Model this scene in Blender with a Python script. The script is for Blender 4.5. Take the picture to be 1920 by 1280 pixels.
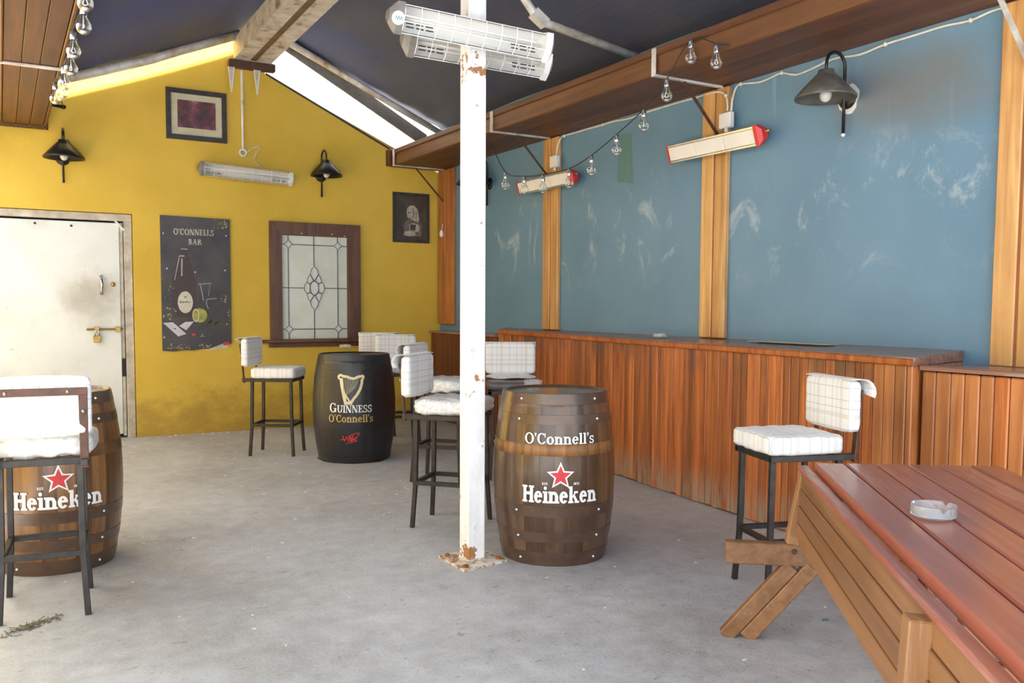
import bpy, math, random
import numpy as np
from mathutils import Vector, Matrix

# ------------------------------------------------------------------ camera
for o in list(bpy.data.objects):
    bpy.data.objects.remove(o)
S = bpy.context.scene
COL = S.collection
random.seed(7)
F, CX, CY, H = 1647.0, 960.0, 676.5, 1.36          # focal length in px of a 1920x1280 frame, eye height
_y, _p, _r = [math.radians(a) for a in (30.22, 3.673, 0.297)]
fw = np.array([math.sin(_y) * math.cos(_p), math.cos(_y) * math.cos(_p), -math.sin(_p)])
rt = np.array([math.cos(_y), -math.sin(_y), 0.0])
up = np.cross(rt, fw)
rt, up = math.cos(_r) * rt + math.sin(_r) * up, -math.sin(_r) * rt + math.cos(_r) * up
EYE = np.array([0.0, 0.0, H])
cam_d = bpy.data.cameras.new('camera')
cam_d.sensor_fit = 'HORIZONTAL'
cam_d.sensor_width = 36.0
cam_d.lens = F / 1920.0 * 36.0
cam_d.shift_y = (CY - 640.0) / 1920.0
cam_d.clip_start = 0.05
cam = bpy.data.objects.new('camera', cam_d)
COL.objects.link(cam)
cam.matrix_world = Matrix(((rt[0], up[0], -fw[0], EYE[0]), (rt[1], up[1], -fw[1], EYE[1]),
                           (rt[2], up[2], -fw[2], EYE[2]), (0, 0, 0, 1)))
S.camera = cam

# ------------------------------------------------------------------ sky, sun, exposure
W = bpy.data.worlds.new('overcast_sky')
S.world = W
W.use_nodes = True
bg = W.node_tree.nodes['Background']
bg.inputs['Color'].default_value = (0.88, 0.94, 1.0, 1)
bg.inputs['Strength'].default_value = 2.9
sun_d = bpy.data.lights.new('sun', 'SUN')
sun_d.energy = 34.0
sun_d.angle = math.radians(8)
sun_d.color = (1.0, 0.97, 0.93)
sun = bpy.data.objects.new('sun', sun_d)
COL.objects.link(sun)
SUN_DIR = Vector((-0.12, 0.50, -1.0)).normalized()
sun.rotation_euler = SUN_DIR.to_track_quat('-Z', 'Y').to_euler()
sun.location = (0, -6, 12)
S.view_settings.view_transform = 'Standard'
S.view_settings.look = 'None'
S.view_settings.gamma = 1.0
S.view_settings.use_curve_mapping = False
S.view_settings.exposure = 0.45


# ------------------------------------------------------------------ pixel -> place helpers
def ray(x, y):
    return (x - CX) / F * rt - (y - CY) / F * up + fw


def onz(x, y, z=0.0):
    d = ray(x, y)
    return EYE + d * (z - H) / d[2]


def onx(x, y, X):
    d = ray(x, y)
    return EYE + d * X / d[0]


def ony(x, y, Y):
    d = ray(x, y)
    return EYE + d * Y / d[1]


# ------------------------------------------------------------------ mesh builder
class MB:
    def __init__(self):
        self.v, self.f = [], []

    def add(self, vs, fs):
        b = len(self.v)
        self.v += [tuple(map(float, p)) for p in vs]
        self.f += [tuple(i + b for i in f) for f in fs]
        return self

    def box(self, x0, x1, y0, y1, z0, z1, c=0.0, M=None):
        if x0 > x1: x0, x1 = x1, x0
        if y0 > y1: y0, y1 = y1, y0
        if z0 > z1: z0, z1 = z1, z0
        if c <= 0:
            vs = [(x, y, z) for x in (x0, x1) for y in (y0, y1) for z in (z0, z1)]
            fs = [(0, 1, 3, 2), (4, 6, 7, 5), (0, 4, 5, 1), (2, 3, 7, 6), (0, 2, 6, 4), (1, 5, 7, 3)]
        else:
            cx, cy, cz = (x0 + x1) / 2, (y0 + y1) / 2, (z0 + z1) / 2
            hx, hy, hz = (x1 - x0) / 2, (y1 - y0) / 2, (z1 - z0) / 2
            c = min(c, hx * .8, hy * .8, hz * .8)
            vs, ix = [], {}
            for sx in (-1, 1):
                for sy in (-1, 1):
                    for sz in (-1, 1):
                        for a in range(3):
                            h = [hx - c, hy - c, hz - c]
                            h[a] += c
                            ix[(sx, sy, sz, a)] = len(vs)
                            vs.append((cx + sx * h[0], cy + sy * h[1], cz + sz * h[2]))
            fs = []
            for a in range(3):
                b, d = (a + 1) % 3, (a + 2) % 3
                for s in (-1, 1):
                    def k(p, q, axis=a):
                        t = [0, 0, 0]; t[a] = s; t[b] = p; t[d] = q
                        return ix[(t[0], t[1], t[2], axis)]
                    q = [k(-1, -1), k(1, -1), k(1, 1), k(-1, 1)]
                    fs.append(tuple(q if s > 0 else q[::-1]))
                for p in (-1, 1):
                    for q in (-1, 1):
                        t0 = [0, 0, 0]; t0[a] = -1; t0[b] = p; t0[d] = q
                        t1 = list(t0); t1[a] = 1
                        f = [ix[(*t0, b)], ix[(*t1, b)], ix[(*t1, d)], ix[(*t0, d)]]
                        fs.append(tuple(f if p * q > 0 else f[::-1]))
            for sx in (-1, 1):
                for sy in (-1, 1):
                    for sz in (-1, 1):
                        f = [ix[(sx, sy, sz, 0)], ix[(sx, sy, sz, 1)], ix[(sx, sy, sz, 2)]]
                        fs.append(tuple(f if sx * sy * sz > 0 else f[::-1]))
        if M is not None:
            vs = [tuple(M @ Vector(p)) for p in vs]
        return self.add(vs, fs)

    def bar(self, p, q, w, h, upv=(0, 0, 1), c=0.0):
        """rectangular bar from p to q; w across, h along upv"""
        p, q = Vector(p), Vector(q)
        d = q - p
        L = d.length
        d.normalize()
        u = Vector(upv)
        s = d.cross(u)
        if s.length < 1e-5:
            s = d.cross(Vector((0, 1, 0)))
        s.normalize()
        u = s.cross(d)
        M = Matrix(((d.x, s.x, u.x, p.x), (d.y, s.y, u.y, p.y), (d.z, s.z, u.z, p.z), (0, 0, 0, 1)))
        return self.box(0, L, -w / 2, w / 2, -h / 2, h / 2, c, M)

    def tube(self, pts, r, n=8, cap=True):
        pts = [Vector(p) for p in pts]
        rs = r if isinstance(r, (list, tuple)) else [r] * len(pts)
        b0 = len(self.v)
        t0 = (pts[1] - pts[0]).normalized()
        a = Vector((0, 0, 1)) if abs(t0.z) < .9 else Vector((1, 0, 0))
        nrm = t0.cross(a).normalized()
        for i, p in enumerate(pts):
            if i == 0: t = pts[1] - pts[0]
            elif i == len(pts) - 1: t = pts[-1] - pts[-2]
            else: t = (pts[i + 1] - p).normalized() + (p - pts[i - 1]).normalized()
            t.normalize()
            nrm = (nrm - t * nrm.dot(t)).normalized()
            bn = t.cross(nrm)
            for k in range(n):
                an = 2 * math.pi * k / n
                self.v.append(tuple(p + (nrm * math.cos(an) + bn * math.sin(an)) * rs[i]))
        for i in range(len(pts) - 1):
            for k in range(n):
                k2 = (k + 1) % n
                self.f.append((b0 + i * n + k, b0 + i * n + k2, b0 + (i + 1) * n + k2, b0 + (i + 1) * n + k))
        if cap:
            self.f.append(tuple(b0 + k for k in range(n))[::-1])
            e = b0 + (len(pts) - 1) * n
            self.f.append(tuple(e + k for k in range(n)))
        return self

    def lathe(self, prof, n=24, c=(0, 0, 0), axis='Z', capb=False, capt=False, M=None):
        b0 = len(self.v)
        for r, z in prof:
            for k in range(n):
                a = 2 * math.pi * k / n
                p = (r * math.cos(a), r * math.sin(a), z)
                if axis == 'Y': p = (p[0], -p[2], p[1])
                if axis == 'X': p = (p[2], p[0], p[1])
                p = (p[0] + c[0], p[1] + c[1], p[2] + c[2])
                if M is not None: p = tuple(M @ Vector(p))
                self.v.append(p)
        for i in range(len(prof) - 1):
            for k in range(n):
                k2 = (k + 1) % n
                self.f.append((b0 + i * n + k, b0 + i * n + k2, b0 + (i + 1) * n + k2, b0 + (i + 1) * n + k))
        if capb: self.f.append(tuple(b0 + k for k in range(n))[::-1])
        if capt: self.f.append(tuple(b0 + (len(prof) - 1) * n + k for k in range(n)))
        return self

    def prism(self, poly, a, b, fn):
        """polygon (list of 2D) extruded between a and b; fn(u, v, w) -> 3D"""
        n = len(poly)
        vs = [fn(u, v, a) for u, v in poly] + [fn(u, v, b) for u, v in poly]
        fs = [tuple(range(n))[::-1], tuple(range(n, 2 * n))]
        for i in range(n):
            j = (i + 1) % n
            fs.append((i, j, n + j, n + i))
        return self.add(vs, fs)

    def rbox(self, sx, sy, sz, c=(0, 0, 0), e=7.0, n=(8, 8, 4), wr=0.0, seed=0):
        """rounded, slightly puffed cushion block"""
        rnd = random.Random(seed)
        ph = [rnd.uniform(0, 6.28) for _ in range(8)]
        idx = {}

        def vert(i, j, k):
            if (i, j, k) in idx: return idx[(i, j, k)]
            p = [2 * i / n[0] - 1, 2 * j / n[1] - 1, 2 * k / n[2] - 1]
            m = (abs(p[0]) ** e + abs(p[1]) ** e + abs(p[2]) ** e) ** (1 / e)
            x, y, z = p[0] / m, p[1] / m, p[2] / m
            w = wr * (math.sin(9 * x + 4 * y + ph[0]) * math.sin(7 * y - 3 * x + ph[1]) + .6 * math.sin(15 * x + ph[2]) * math.sin(13 * y + 9 * z + ph[3]))
            q = (c[0] + x * (sx / 2 + w), c[1] + y * (sy / 2 + w), c[2] + z * (sz / 2 + w) * (1 - .12 * (x * x + y * y) * .5))
            idx[(i, j, k)] = len(self.v)
            self.v.append(q)
            return idx[(i, j, k)]
        for a in range(3):
            b, d = (a + 1) % 3, (a + 2) % 3
            for s in (0, n[a]):
                for i in range(n[b]):
                    for j in range(n[d]):
                        q = []
                        for di, dj in ((0, 0), (1, 0), (1, 1), (0, 1)):
                            t = [0, 0, 0]; t[a] = s; t[b] = i + di; t[d] = j + dj
                            q.append(vert(*t))
                        self.f.append(tuple(q if s else q[::-1]))
        return self

    def quads(self, qs, fn):
        for q in qs:
            self.add([fn(u, v) for u, v in q], [tuple(range(len(q)))])
        return self

    def sphere(self, c, r, n=10, m=6, sz=1.0):
        pr = [(max(1e-4, r * math.sin(math.pi * i / m)), -r * sz * math.cos(math.pi * i / m)) for i in range(m + 1)]
        return self.lathe(pr, n, c)

    def mesh(self, name, smooth=False):
        me = bpy.data.meshes.new(name)
        me.from_pydata(self.v, [], self.f)
        if smooth:
            me.polygons.foreach_set('use_smooth', [True] * len(me.polygons))
        me.update()
        return me


def tag(o, label=None, cat=None, group=None, kind=None):
    if label: o['label'] = label
    if cat: o['category'] = cat
    if group: o['group'] = group
    if kind: o['kind'] = kind
    return o


def link(name, me, mat, parent=None, label=None, local=False):
    o = bpy.data.objects.new(name, me)
    COL.objects.link(o)
    if mat is not None and len(me.materials) == 0:
        me.materials.append(mat)
    if parent is not None:
        o.parent = parent
        if not local:                      # mesh was written in world coordinates
            b = Vector((0, 0, 0))
            q = parent
            while q is not None:
                b += q.location
                q = q.parent
            o.location = -b
    if label: o['label'] = label
    return o


def ob(name, mb, mat, parent=None, smooth=False, label=None, local=False):
    return link(name, mb.mesh(name, smooth), mat, parent, label, local)


def empty(name, loc, rz=0.0):
    o = bpy.data.objects.new(name, None)
    o.empty_display_size = 0.1
    COL.objects.link(o)
    o.location = Vector([float(a) for a in loc])
    o.rotation_euler = (0, 0, rz)
    return o


def thing(name, loc, label, cat, group=None, rz=0.0, kind=None):
    return tag(empty(name, loc, rz), label, cat, group, kind)


# ------------------------------------------------------------------ materials
class G:
    def __init__(self, name):
        self.m = bpy.data.materials.new(name)
        self.m.use_nodes = True
        self.t = self.m.node_tree
        self.b = self.t.nodes['Principled BSDF']
        self.co = self.t.nodes.new('ShaderNodeTexCoord')
        self.oi = self.t.nodes.new('ShaderNodeObjectInfo')

    def put(self, s, v):
        if isinstance(v, bpy.types.NodeSocket): self.t.links.new(v, s)
        else: s.default_value = v

    def math(self, op, a, b=0.0, c=None):
        n = self.t.nodes.new('ShaderNodeMath'); n.operation = op
        self.put(n.inputs[0], a); self.put(n.inputs[1], b)
        if c is not None: self.put(n.inputs[2], c)
        return n.outputs[0]

    def vec(self, scale=(1, 1, 1), rand=0.0, coord='Object'):
        n = self.t.nodes.new('ShaderNodeMapping')
        n.inputs['Scale'].default_value = scale
        self.put(n.inputs['Vector'], self.co.outputs[coord])
        if rand:
            c = self.t.nodes.new('ShaderNodeCombineXYZ')
            r = self.math('MULTIPLY', self.oi.outputs['Random'], rand)
            for i in range(3): self.put(c.inputs[i], r)
            self.put(n.inputs['Location'], c.outputs[0])
        return n.outputs[0]

    def noise(self, v, scale=5.0, detail=4.0, rough=.55, dist=0.0):
        n = self.t.nodes.new('ShaderNodeTexNoise')
        self.put(n.inputs['Vector'], v)
        n.inputs['Scale'].default_value = scale
        n.inputs['Detail'].default_value = detail
        n.inputs['Roughness'].default_value = rough
        n.inputs['Distortion'].default_value = dist
        return n.outputs['Fac']

    def ramp(self, fac, stops):
        n = self.t.nodes.new('ShaderNodeValToRGB')
        e = n.color_ramp.elements
        while len(e) < len(stops): e.new(0.5)
        for i, (p, c) in enumerate(stops):
            e[i].position = p
            e[i].color = (*c, 1) if len(c) == 3 else c
        self.put(n.inputs[0], fac)
        return n.outputs['Color']

    def step(self, x, a, b):
        n = self.t.nodes.new('ShaderNodeMapRange')
        n.interpolation_type = 'SMOOTHSTEP'
        n.inputs[1].default_value = a; n.inputs[2].default_value = b
        self.put(n.inputs[0], x)
        return n.outputs[0]

    def mix(self, f, a, b, mode='MIX'):
        n = self.t.nodes.new('ShaderNodeMix'); n.data_type = 'RGBA'; n.blend_type = mode
        self.put(n.inputs[0], f)
        self.put(n.inputs[6], a if isinstance(a, bpy.types.NodeSocket) else (*a, 1))
        self.put(n.inputs[7], b if isinstance(b, bpy.types.NodeSocket) else (*b, 1))
        return n.outputs[2]

    def xyz(self, coord='Object'):
        n = self.t.nodes.new('ShaderNodeSeparateXYZ')
        self.put(n.inputs[0], self.co.outputs[coord])
        return n.outputs

    def hsv(self, col, val, sat=1.0):
        n = self.t.nodes.new('ShaderNodeHueSaturation')
        n.inputs['Saturation'].default_value = sat
        self.put(n.inputs['Value'], val)
        self.put(n.inputs['Color'], col)
        return n.outputs[0]

    def bump(self, h, strength=.3, dist=.01):
        n = self.t.nodes.new('ShaderNodeBump')
        n.inputs['Strength'].default_value = strength
        n.inputs['Distance'].default_value = dist
        self.put(n.inputs['Height'], h)
        self.put(self.b.inputs['Normal'], n.outputs[0])

    def done(self, col=None, rough=.6, metal=0.0, **kw):
        if col is not None:
            self.put(self.b.inputs['Base Color'], col if isinstance(col, bpy.types.NodeSocket) else (*col, 1))
        self.put(self.b.inputs['Roughness'], rough)
        self.put(self.b.inputs['Metallic'], metal)
        for k, v in kw.items(): self.put(self.b.inputs[k.replace('_', ' ')], v)
        return self.m


def simple(name, c, rough=.6, metal=0.0, var=.12, scale=14.0, bump=0.0, c2=None, **kw):
    g = G(name)
    n = g.noise(g.vec(rand=7.0), scale, 4)
    c2 = c2 or tuple(a * (1 - 2 * var) for a in c)
    col = g.ramp(n, [(.3, c2), (.7, c)])
    if bump: g.bump(n, bump, .004)
    return g.done(col, rough, metal, **kw)


def wood(name, dark, light, axis='Z', rough=.45, rand=.5, dens=1.0, wear=None, coat=0.0, wearamt=.6):
    """grain runs along axis (object space); tone differs from piece to piece"""
    g = G(name)
    sc = {'X': (1.2, 22, 22), 'Y': (22, 1.2, 22), 'Z': (22, 22, 1.2)}[axis]
    v = g.vec(tuple(a * dens for a in sc), rand=40.0)
    n1 = g.noise(v, 1.0, 5, .6, .6)
    n2 = g.noise(g.vec((3, 3, 3), rand=13.0), 1.0, 3)
    f = g.math('ADD', g.math('MULTIPLY', n1, .75), g.math('MULTIPLY', n2, .25))
    col = g.ramp(f, [(.33, dark), (.66, light)])
    val = g.math('ADD', 1 - rand * .5, g.math('MULTIPLY', g.oi.outputs['Random'], rand))
    col = g.hsv(col, val)
    if wear:
        w = g.step(g.noise(g.vec(tuple(a * .5 for a in sc), rand=23.0), 1.0, 6, .7), .56, .72)
        col = g.mix(g.math('MULTIPLY', w, wearamt), col, wear)
    g.bump(n1, .25, .003)
    return g.done(col, rough, Coat_Weight=coat, Coat_Roughness=.15)


def plaid(name, axes, tint=(.78, .77, .75)):
    g = G(name)
    s = g.xyz()
    col = tint
    fine = g.noise(g.vec((1, 1, 1)), 30, 3)
    for ax in axes:
        c = s['XYZ'.index(ax)]

        def line(period, off, w):
            fr = g.math('FRACT', g.math('ADD', g.math('DIVIDE', c, period), off))
            return g.math('LESS_THAN', g.math('ABSOLUTE', g.math('SUBTRACT', fr, .5)), w / period / 2)
        col = g.mix(g.math('MULTIPLY', line(.20, .13, .022), .42), col, (.60, .50, .43))
        col = g.mix(g.math('MULTIPLY', line(.10, .40, .0035), .55), col, (.30, .29, .30))
        col = g.mix(g.math('MULTIPLY', line(.20, .75, .006), .5), col, (.52, .40, .36))
    g.bump(fine, .15, .004)
    return g.done(col, .85, Sheen_Weight=.2)


M = {}
# floor: worn screeded concrete
g = G('concrete')
n1 = g.noise(g.vec((1, 1, 1)), .9, 6, .6)
n2 = g.noise(g.vec((1, 1, 1)), 9.0, 6, .65)
n3 = g.noise(g.vec((1, 1, 1)), 70.0, 3, .6)
f = g.math('ADD', g.math('ADD', g.math('MULTIPLY', n1, .45), g.math('MULTIPLY', n2, .35)), g.math('MULTIPLY', n3, .2))
col = g.ramp(f, [(.32, (.24, .235, .23)), (.45, (.375, .375, .378)), (.56, (.475, .48, .488)), (.68, (.60, .605, .62))])
dk = g.step(g.noise(g.vec((1, 1.6, 1)), 3.1, 7, .7, 1.2), .60, .72)
col = g.mix(g.math('MULTIPLY', dk, .6), col, (.19, .178, .165))
col = g.mix(g.math('MULTIPLY', g.step(n3, .62, .8), .35), col, (.20, .19, .18))
bl = g.step(g.noise(g.vec((1, 1, 1)), 1.7, 5, .6), .52, .70)
col = g.mix(g.math('MULTIPLY', bl, .30), col, (.52, .56, .62))
spk = g.step(g.noise(g.vec((1, 1.7, 1)), 17.0, 5, .7, .8), .60, .68)
col = g.mix(g.math('MULTIPLY', spk, .55), col, (.16, .15, .14))
g.bump(g.math('ADD', n2, g.math('MULTIPLY', n3, .5)), .5, .008)
M['floor'] = g.done(col, g.math('ADD', .42, g.math('MULTIPLY', n2, .4)))

# yellow render, grubby near the floor
g = G('yellow_paint')
s = g.xyz()
n1 = g.noise(g.vec((1, 1, 1)), 1.4, 5, .6)
n2 = g.noise(g.vec((1, 1, 1)), 40, 4, .6)
col = g.ramp(n1, [(.3, (.59, .385, .036)), (.7, (.70, .475, .066))])
hz = g.math('SUBTRACT', 1.0, g.math('DIVIDE', s[2], .85))
drt = g.step(g.math('ADD', g.math('MULTIPLY', hz, .55), g.math('MULTIPLY', g.noise(g.vec((2.2, 2.2, 3.2)), 1.6, 7, .68), .9)), .62, 1.0)
col = g.mix(g.math('MULTIPLY', drt, .55), col, (.24, .14, .025))
sp = g.step(g.noise(g.vec((1, 1, 1)), 60, 2, .5), .72, .76)
col = g.mix(g.math('MULTIPLY', sp, .25), col, (.25, .16, .03))
g.bump(g.math('ADD', n2, n1), .22, .006)
M['yellow'] = g.done(col, .72)

# blue render with scuffs, runs and a sooty patch
g = G('blue_paint')
s = g.xyz()
n1 = g.noise(g.vec((1, 1, 1)), .8, 5, .6)
n2 = g.noise(g.vec((1, 1, 1)), 35, 4, .6)
col = g.ramp(n1, [(.3, (.100, .200, .290)), (.7, (.150, .272, .378))])
scf = g.step(g.noise(g.vec((1, 1.3, 1)), 2.0, 7, .72, 1.5), .54, .70)
midz = g.math('MULTIPLY', g.step(s[2], 1.4, 1.9), g.math('SUBTRACT', 1.0, g.step(s[2], 2.1, 2.6)))
col = g.mix(g.math('MULTIPLY', g.math('MULTIPLY', scf, midz), .5), col, (.50, .56, .58))
run = g.step(g.noise(g.vec((1, 16, .45)), 1.0, 3, .6), .66, .74)
runz = g.step(s[2], 1.9, 2.9)
col = g.mix(g.math('MULTIPLY', g.math('MULTIPLY', run, runz), .35), col, (.42, .52, .56))
ey = g.math('SUBTRACT', s[1], 3.35)
ez = g.math('SUBTRACT', s[2], 2.62)
dd = g.math('SQRT', g.math('ADD', g.math('MULTIPLY', g.math('MULTIPLY', ey, ey), 1.3), g.math('MULTIPLY', g.math('MULTIPLY', ez, ez), 5.0)))
soot = g.math('SUBTRACT', 1.0, g.step(g.math('ADD', dd, g.math('MULTIPLY', g.noise(g.vec((1, 1, 1)), 2.2, 6, .65), .9)), .55, 1.35))
col = g.mix(g.math('MULTIPLY', soot, .75), col, (.17, .165, .15))
g.bump(n2, .18, .005)
M['blue'] = g.done(col, .55)

M['tarp'] = None
g = G('tarpaulin')
s = g.xyz()
wv = g.noise(g.vec((3.5, .5, 3.5)), 2.2, 5, .6)
col = g.ramp(g.noise(g.vec((1, 1, 1)), .8, 5, .6), [(.35, (.046, .056, .105)), (.65, (.080, .082, .118))])
col = g.mix(g.step(g.noise(g.vec((1, 1, 1)), .55, 3), .46, .60), col, (.046, .064, .170))
g.bump(g.math('ADD', wv, g.math('MULTIPLY', g.noise(g.vec((1, 1, 1)), 180, 2), .15)), .35, .03)
M['tarp'] = g.done(col, .75)

M['board'] = wood('bar_board', (.20, .040, .008), (.46, .145, .034), 'Z', .42, .75, 1.0, (.60, .33, .14), wearamt=.35)
# lower ends of the boards are scuffed
g = G('bar_board_scuffed')
s = g.xyz()
v = g.vec((24, 24, 1.2), rand=40.0)
n1 = g.noise(v, 1.0, 5, .6, .6)
col = g.ramp(n1, [(.33, (.235, .050, .010)), (.66, (.52, .165, .038))])
col = g.hsv(col, g.math('ADD', .62, g.math('MULTIPLY', g.oi.outputs['Random'], .75)))
sc_ = g.math('MULTIPLY', g.math('SUBTRACT', 1.0, g.step(s[2], .05, .30)), g.step(g.noise(g.vec((14, 14, 3), rand=9.0), 1.0, 5, .7), .36, .58))
col = g.mix(g.math('MULTIPLY', sc_, .75), col, (.33, .26, .19))
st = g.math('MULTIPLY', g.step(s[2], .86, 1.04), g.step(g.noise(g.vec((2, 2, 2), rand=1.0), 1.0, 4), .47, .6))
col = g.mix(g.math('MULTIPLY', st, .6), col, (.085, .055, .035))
g.bump(n1, .25, .003)
M['plank'] = g.done(col, .40)
M['plank_dark'] = wood('dark_panel_board', (.10, .026, .012), (.19, .055, .022), 'Z', .45, .3)
M['plank_light'] = wood('golden_board', (.32, .100, .026), (.56, .215, .065), 'Z', .42, .45, 1.0, (.70, .50, .28), wearamt=.3)
M['ledge'] = wood('ledge_varnish', (.20, .085, .055), (.36, .20, .145), 'Y', .25, .2, 1.0, (.52, .46, .40), wearamt=.75)
M['post_wood'] = wood('golden_post', (.36, .16, .045), (.66, .37, .135), 'Z', .38, .3, .8, (.74, .56, .30), wearamt=.4)
M['post_dark'] = wood('reddish_post', (.22, .065, .018), (.46, .18, .05), 'Z', .4, .3, .8)
M['soffit'] = wood('soffit_board', (.060, .020, .008), (.145, .052, .018), 'Y', .5, .4, .8)
M['soffit_edge'] = wood('soffit_fascia', (.080, .030, .011), (.165, .068, .023), 'Y', .5, .2, .8)
M['frame_wood'] = wood('window_frame_wood', (.070, .030, .018), (.165, .078, .045), 'Z', .42, .15)
M['table'] = wood('table_stain', (.29, .080, .050), (.42, .135, .088), 'X', .27, .25, 1.0, (.60, .42, .36), coat=.2, wearamt=.3)
M['bench'] = wood('bench_wood', (.165, .072, .027), (.30, .145, .058), 'X', .42, .35, 1.0, (.45, .34, .22), wearamt=.45)
M['bench_z'] = wood('bench_post_wood', (.22, .095, .034), (.38, .195, .080), 'Z', .42, .25, 1.0, (.60, .46, .30), wearamt=.45)
M['barrel'] = wood('barrel_oak', (.045, .022, .012), (.135, .072, .036), 'Z', .32, .6, .8, (.26, .15, .065), coat=.3, wearamt=.4)
M['barrel_old'] = wood('barrel_oak_worn', (.085, .037, .013), (.29, .135, .045), 'Z', .34, .75, .8, (.40, .21, .07), coat=.3, wearamt=.55)
M['barrel_bare'] = wood('barrel_bare_band', (.075, .032, .012), (.25, .115, .036), 'Z', .5, .9, 1.2, (.48, .22, .06), wearamt=.7)
M['barrel_head'] = wood('barrel_head', (.12, .060, .030), (.24, .125, .062), 'X', .2, .25, .8, coat=.5)
M['hoop'] = simple('brown_hoop', (.125, .072, .046), .32, .2, .25, 9, .1, (.065, .038, .025), Coat_Weight=.3, Coat_Roughness=.2)
M['black_barrel'] = simple('black_gloss_paint', (.015, .015, .018), .42, 0, .2, 10, .15, Coat_Weight=.2, Coat_Roughness=.25)
M['rust_dull'] = simple('rusty_channel', (.19, .10, .045), .85, .1, .3, 7, .3, (.10, .085, .040))
M['rust'] = simple('rust', (.36, .13, .035), .85, .1, .3, 25, .3, (.12, .04, .015))
M['iron'] = simple('dark_iron', (.055, .048, .045), .45, .55, .25, 16, .1, (.030, .027, .026))
M['iron_brown'] = simple('rusty_flat_bar', (.13, .060, .040), .5, .4, .25, 20, .15, (.060, .035, .028))
M['black_iron'] = simple('black_lamp_paint', (.018, .018, .020), .35, .3, .2, 12)
M['grey_lamp'] = simple('dusty_lamp_paint', (.17, .155, .135), .55, .3, .25, 14, .1, (.08, .075, .065))
M['chrome'] = simple('bright_reflector', (.86, .85, .82), .32, .35, .05, 7)
M['white_metal'] = simple('white_enamel', (.78, .77, .74), .4, 0, .07, 12)
M['ivory'] = simple('ivory_panel', (.80, .76, .70), .45, 0, .05, 6)
M['dusty_metal'] = simple('dusty_housing', (.24, .225, .205), .5, .3, .2, 10)
M['red'] = simple('red_plastic', (.62, .022, .026), .4, 0, .1)
M['slot'] = simple('dark_slot', (.02, .02, .022), .8)
M['plaid_xz'] = plaid('plaid_back', 'XZ')
M['plaid_xy'] = plaid('plaid_seat', 'XY')
g = G('white_satin')
sw = g.noise(g.vec((1, 1, 1), rand=5.0), 14, 3, .5, 3.5)
col = g.ramp(sw, [(.4, (.62, .61, .60)), (.6, (.84, .83, .82))])
g.bump(sw, .3, .006)
M['satin'] = g.done(col, .35)
M['vinyl'] = simple('grey_vinyl', (.13, .115, .11), .4, 0, .15)
g = G('white_post_paint')
s = g.xyz()
n = g.noise(g.vec((1, 1, 1)), 11, 7, .7)
ln = g.noise(g.vec((9, 9, 2.2)), 1.6, 6, .7)
low = g.math('MULTIPLY', g.math('SUBTRACT', 1.0, g.step(s[2], .02, .22)), .14)
topm = g.math('MULTIPLY', g.math('MULTIPLY', g.step(s[2], 2.46, 2.56), g.math('SUBTRACT', 1.0, g.step(s[2], 2.62, 2.68))), .16)
rm = g.step(g.math('ADD', g.math('ADD', n, low), topm), .635, .67)
col = g.mix(rm, g.ramp(ln, [(.35, (.72, .71, .69)), (.6, (.86, .86, .85))]), g.ramp(n, [(.5, (.30, .12, .04)), (.8, (.50, .25, .08))]))
M['post_white'] = g.done(col, .45)
g = G('rusty_plate')
n = g.noise(g.vec((1, 1, 1)), 16, 7, .7)
col = g.ramp(n, [(.38, (.70, .68, .64)), (.50, (.62, .55, .46)), (.56, (.36, .17, .06)), (.75, (.20, .08, .03))])
M['plate'] = g.done(col, .7)
g = G('old_white_steel')
n = g.noise(g.vec((1, 1, 1)), 6, 7, .7)
col = g.ramp(n, [(.36, (.60, .58, .54)), (.56, (.42, .37, .32)), (.66, (.20, .11, .06)), (.8, (.14, .12, .05))])
M['old_steel'] = g.done(col, .65)
g = G('galvanised_pipe')
n = g.noise(g.vec((1, 1, 1)), 5, 6, .7)
col = g.ramp(n, [(.4, (.66, .65, .63)), (.58, (.46, .40, .35)), (.72, (.26, .18, .13))])
M['pipe'] = g.done(col, .5, .2)
g = G('white_door_paint')
s = g.xyz()
n = g.noise(g.vec((1, 1, 1)), 1.3, 6, .62)
hx = g.math('SUBTRACT', s[0], .80); hz = g.math('SUBTRACT', s[2], 1.40)
dd = g.math('SQRT', g.math('ADD', g.math('MULTIPLY', hx, hx), g.math('MULTIPLY', hz, hz)))
gr = g.math('SUBTRACT', 1.0, g.step(g.math('ADD', dd, g.math('MULTIPLY', g.noise(g.vec((1, 1, 1)), 3.4, 6, .65), .55)), .30, .68))
col = g.ramp(n, [(.30, (.48, .49, .45)), (.50, (.66, .68, .65)), (.7, (.74, .75, .73))])
col = g.mix(g.math('MULTIPLY', gr, .75), col, (.36, .31, .22))
sp = g.step(g.noise(g.vec((1, 1, 1)), 26, 3), .70, .73)
col = g.mix(g.math('MULTIPLY', sp, .5), col, (.28, .26, .24))
M['door'] = g.done(col, .45)
M['door_frame'] = simple('old_cream_frame', (.58, .54, .47), .6, 0, .2, 9, .1, (.32, .27, .21))
M['brass'] = simple('worn_brass', (.55, .36, .12), .4, .8, .2)
M['steel'] = simple('bright_steel', (.62, .61, .62), .22, .95, .1)
g = G('obscure_glass')
n = g.noise(g.vec((1, 1, 1), rand=8.0), 90, 3)
col = g.hsv(g.ramp(g.noise(g.vec((1, 1, 1), rand=3.0), 3, 3), [(.3, (.58, .62, .55)), (.7, (.70, .73, .67))]), g.math('ADD', .93, g.math('MULTIPLY', g.oi.outputs['Random'], .14)))
g.bump(n, .15, .002)
M['pane'] = g.done(col, .22)
M['pane_clear'] = simple('bevelled_glass', (.74, .77, .76), .12, 0, .1, 40)
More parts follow.
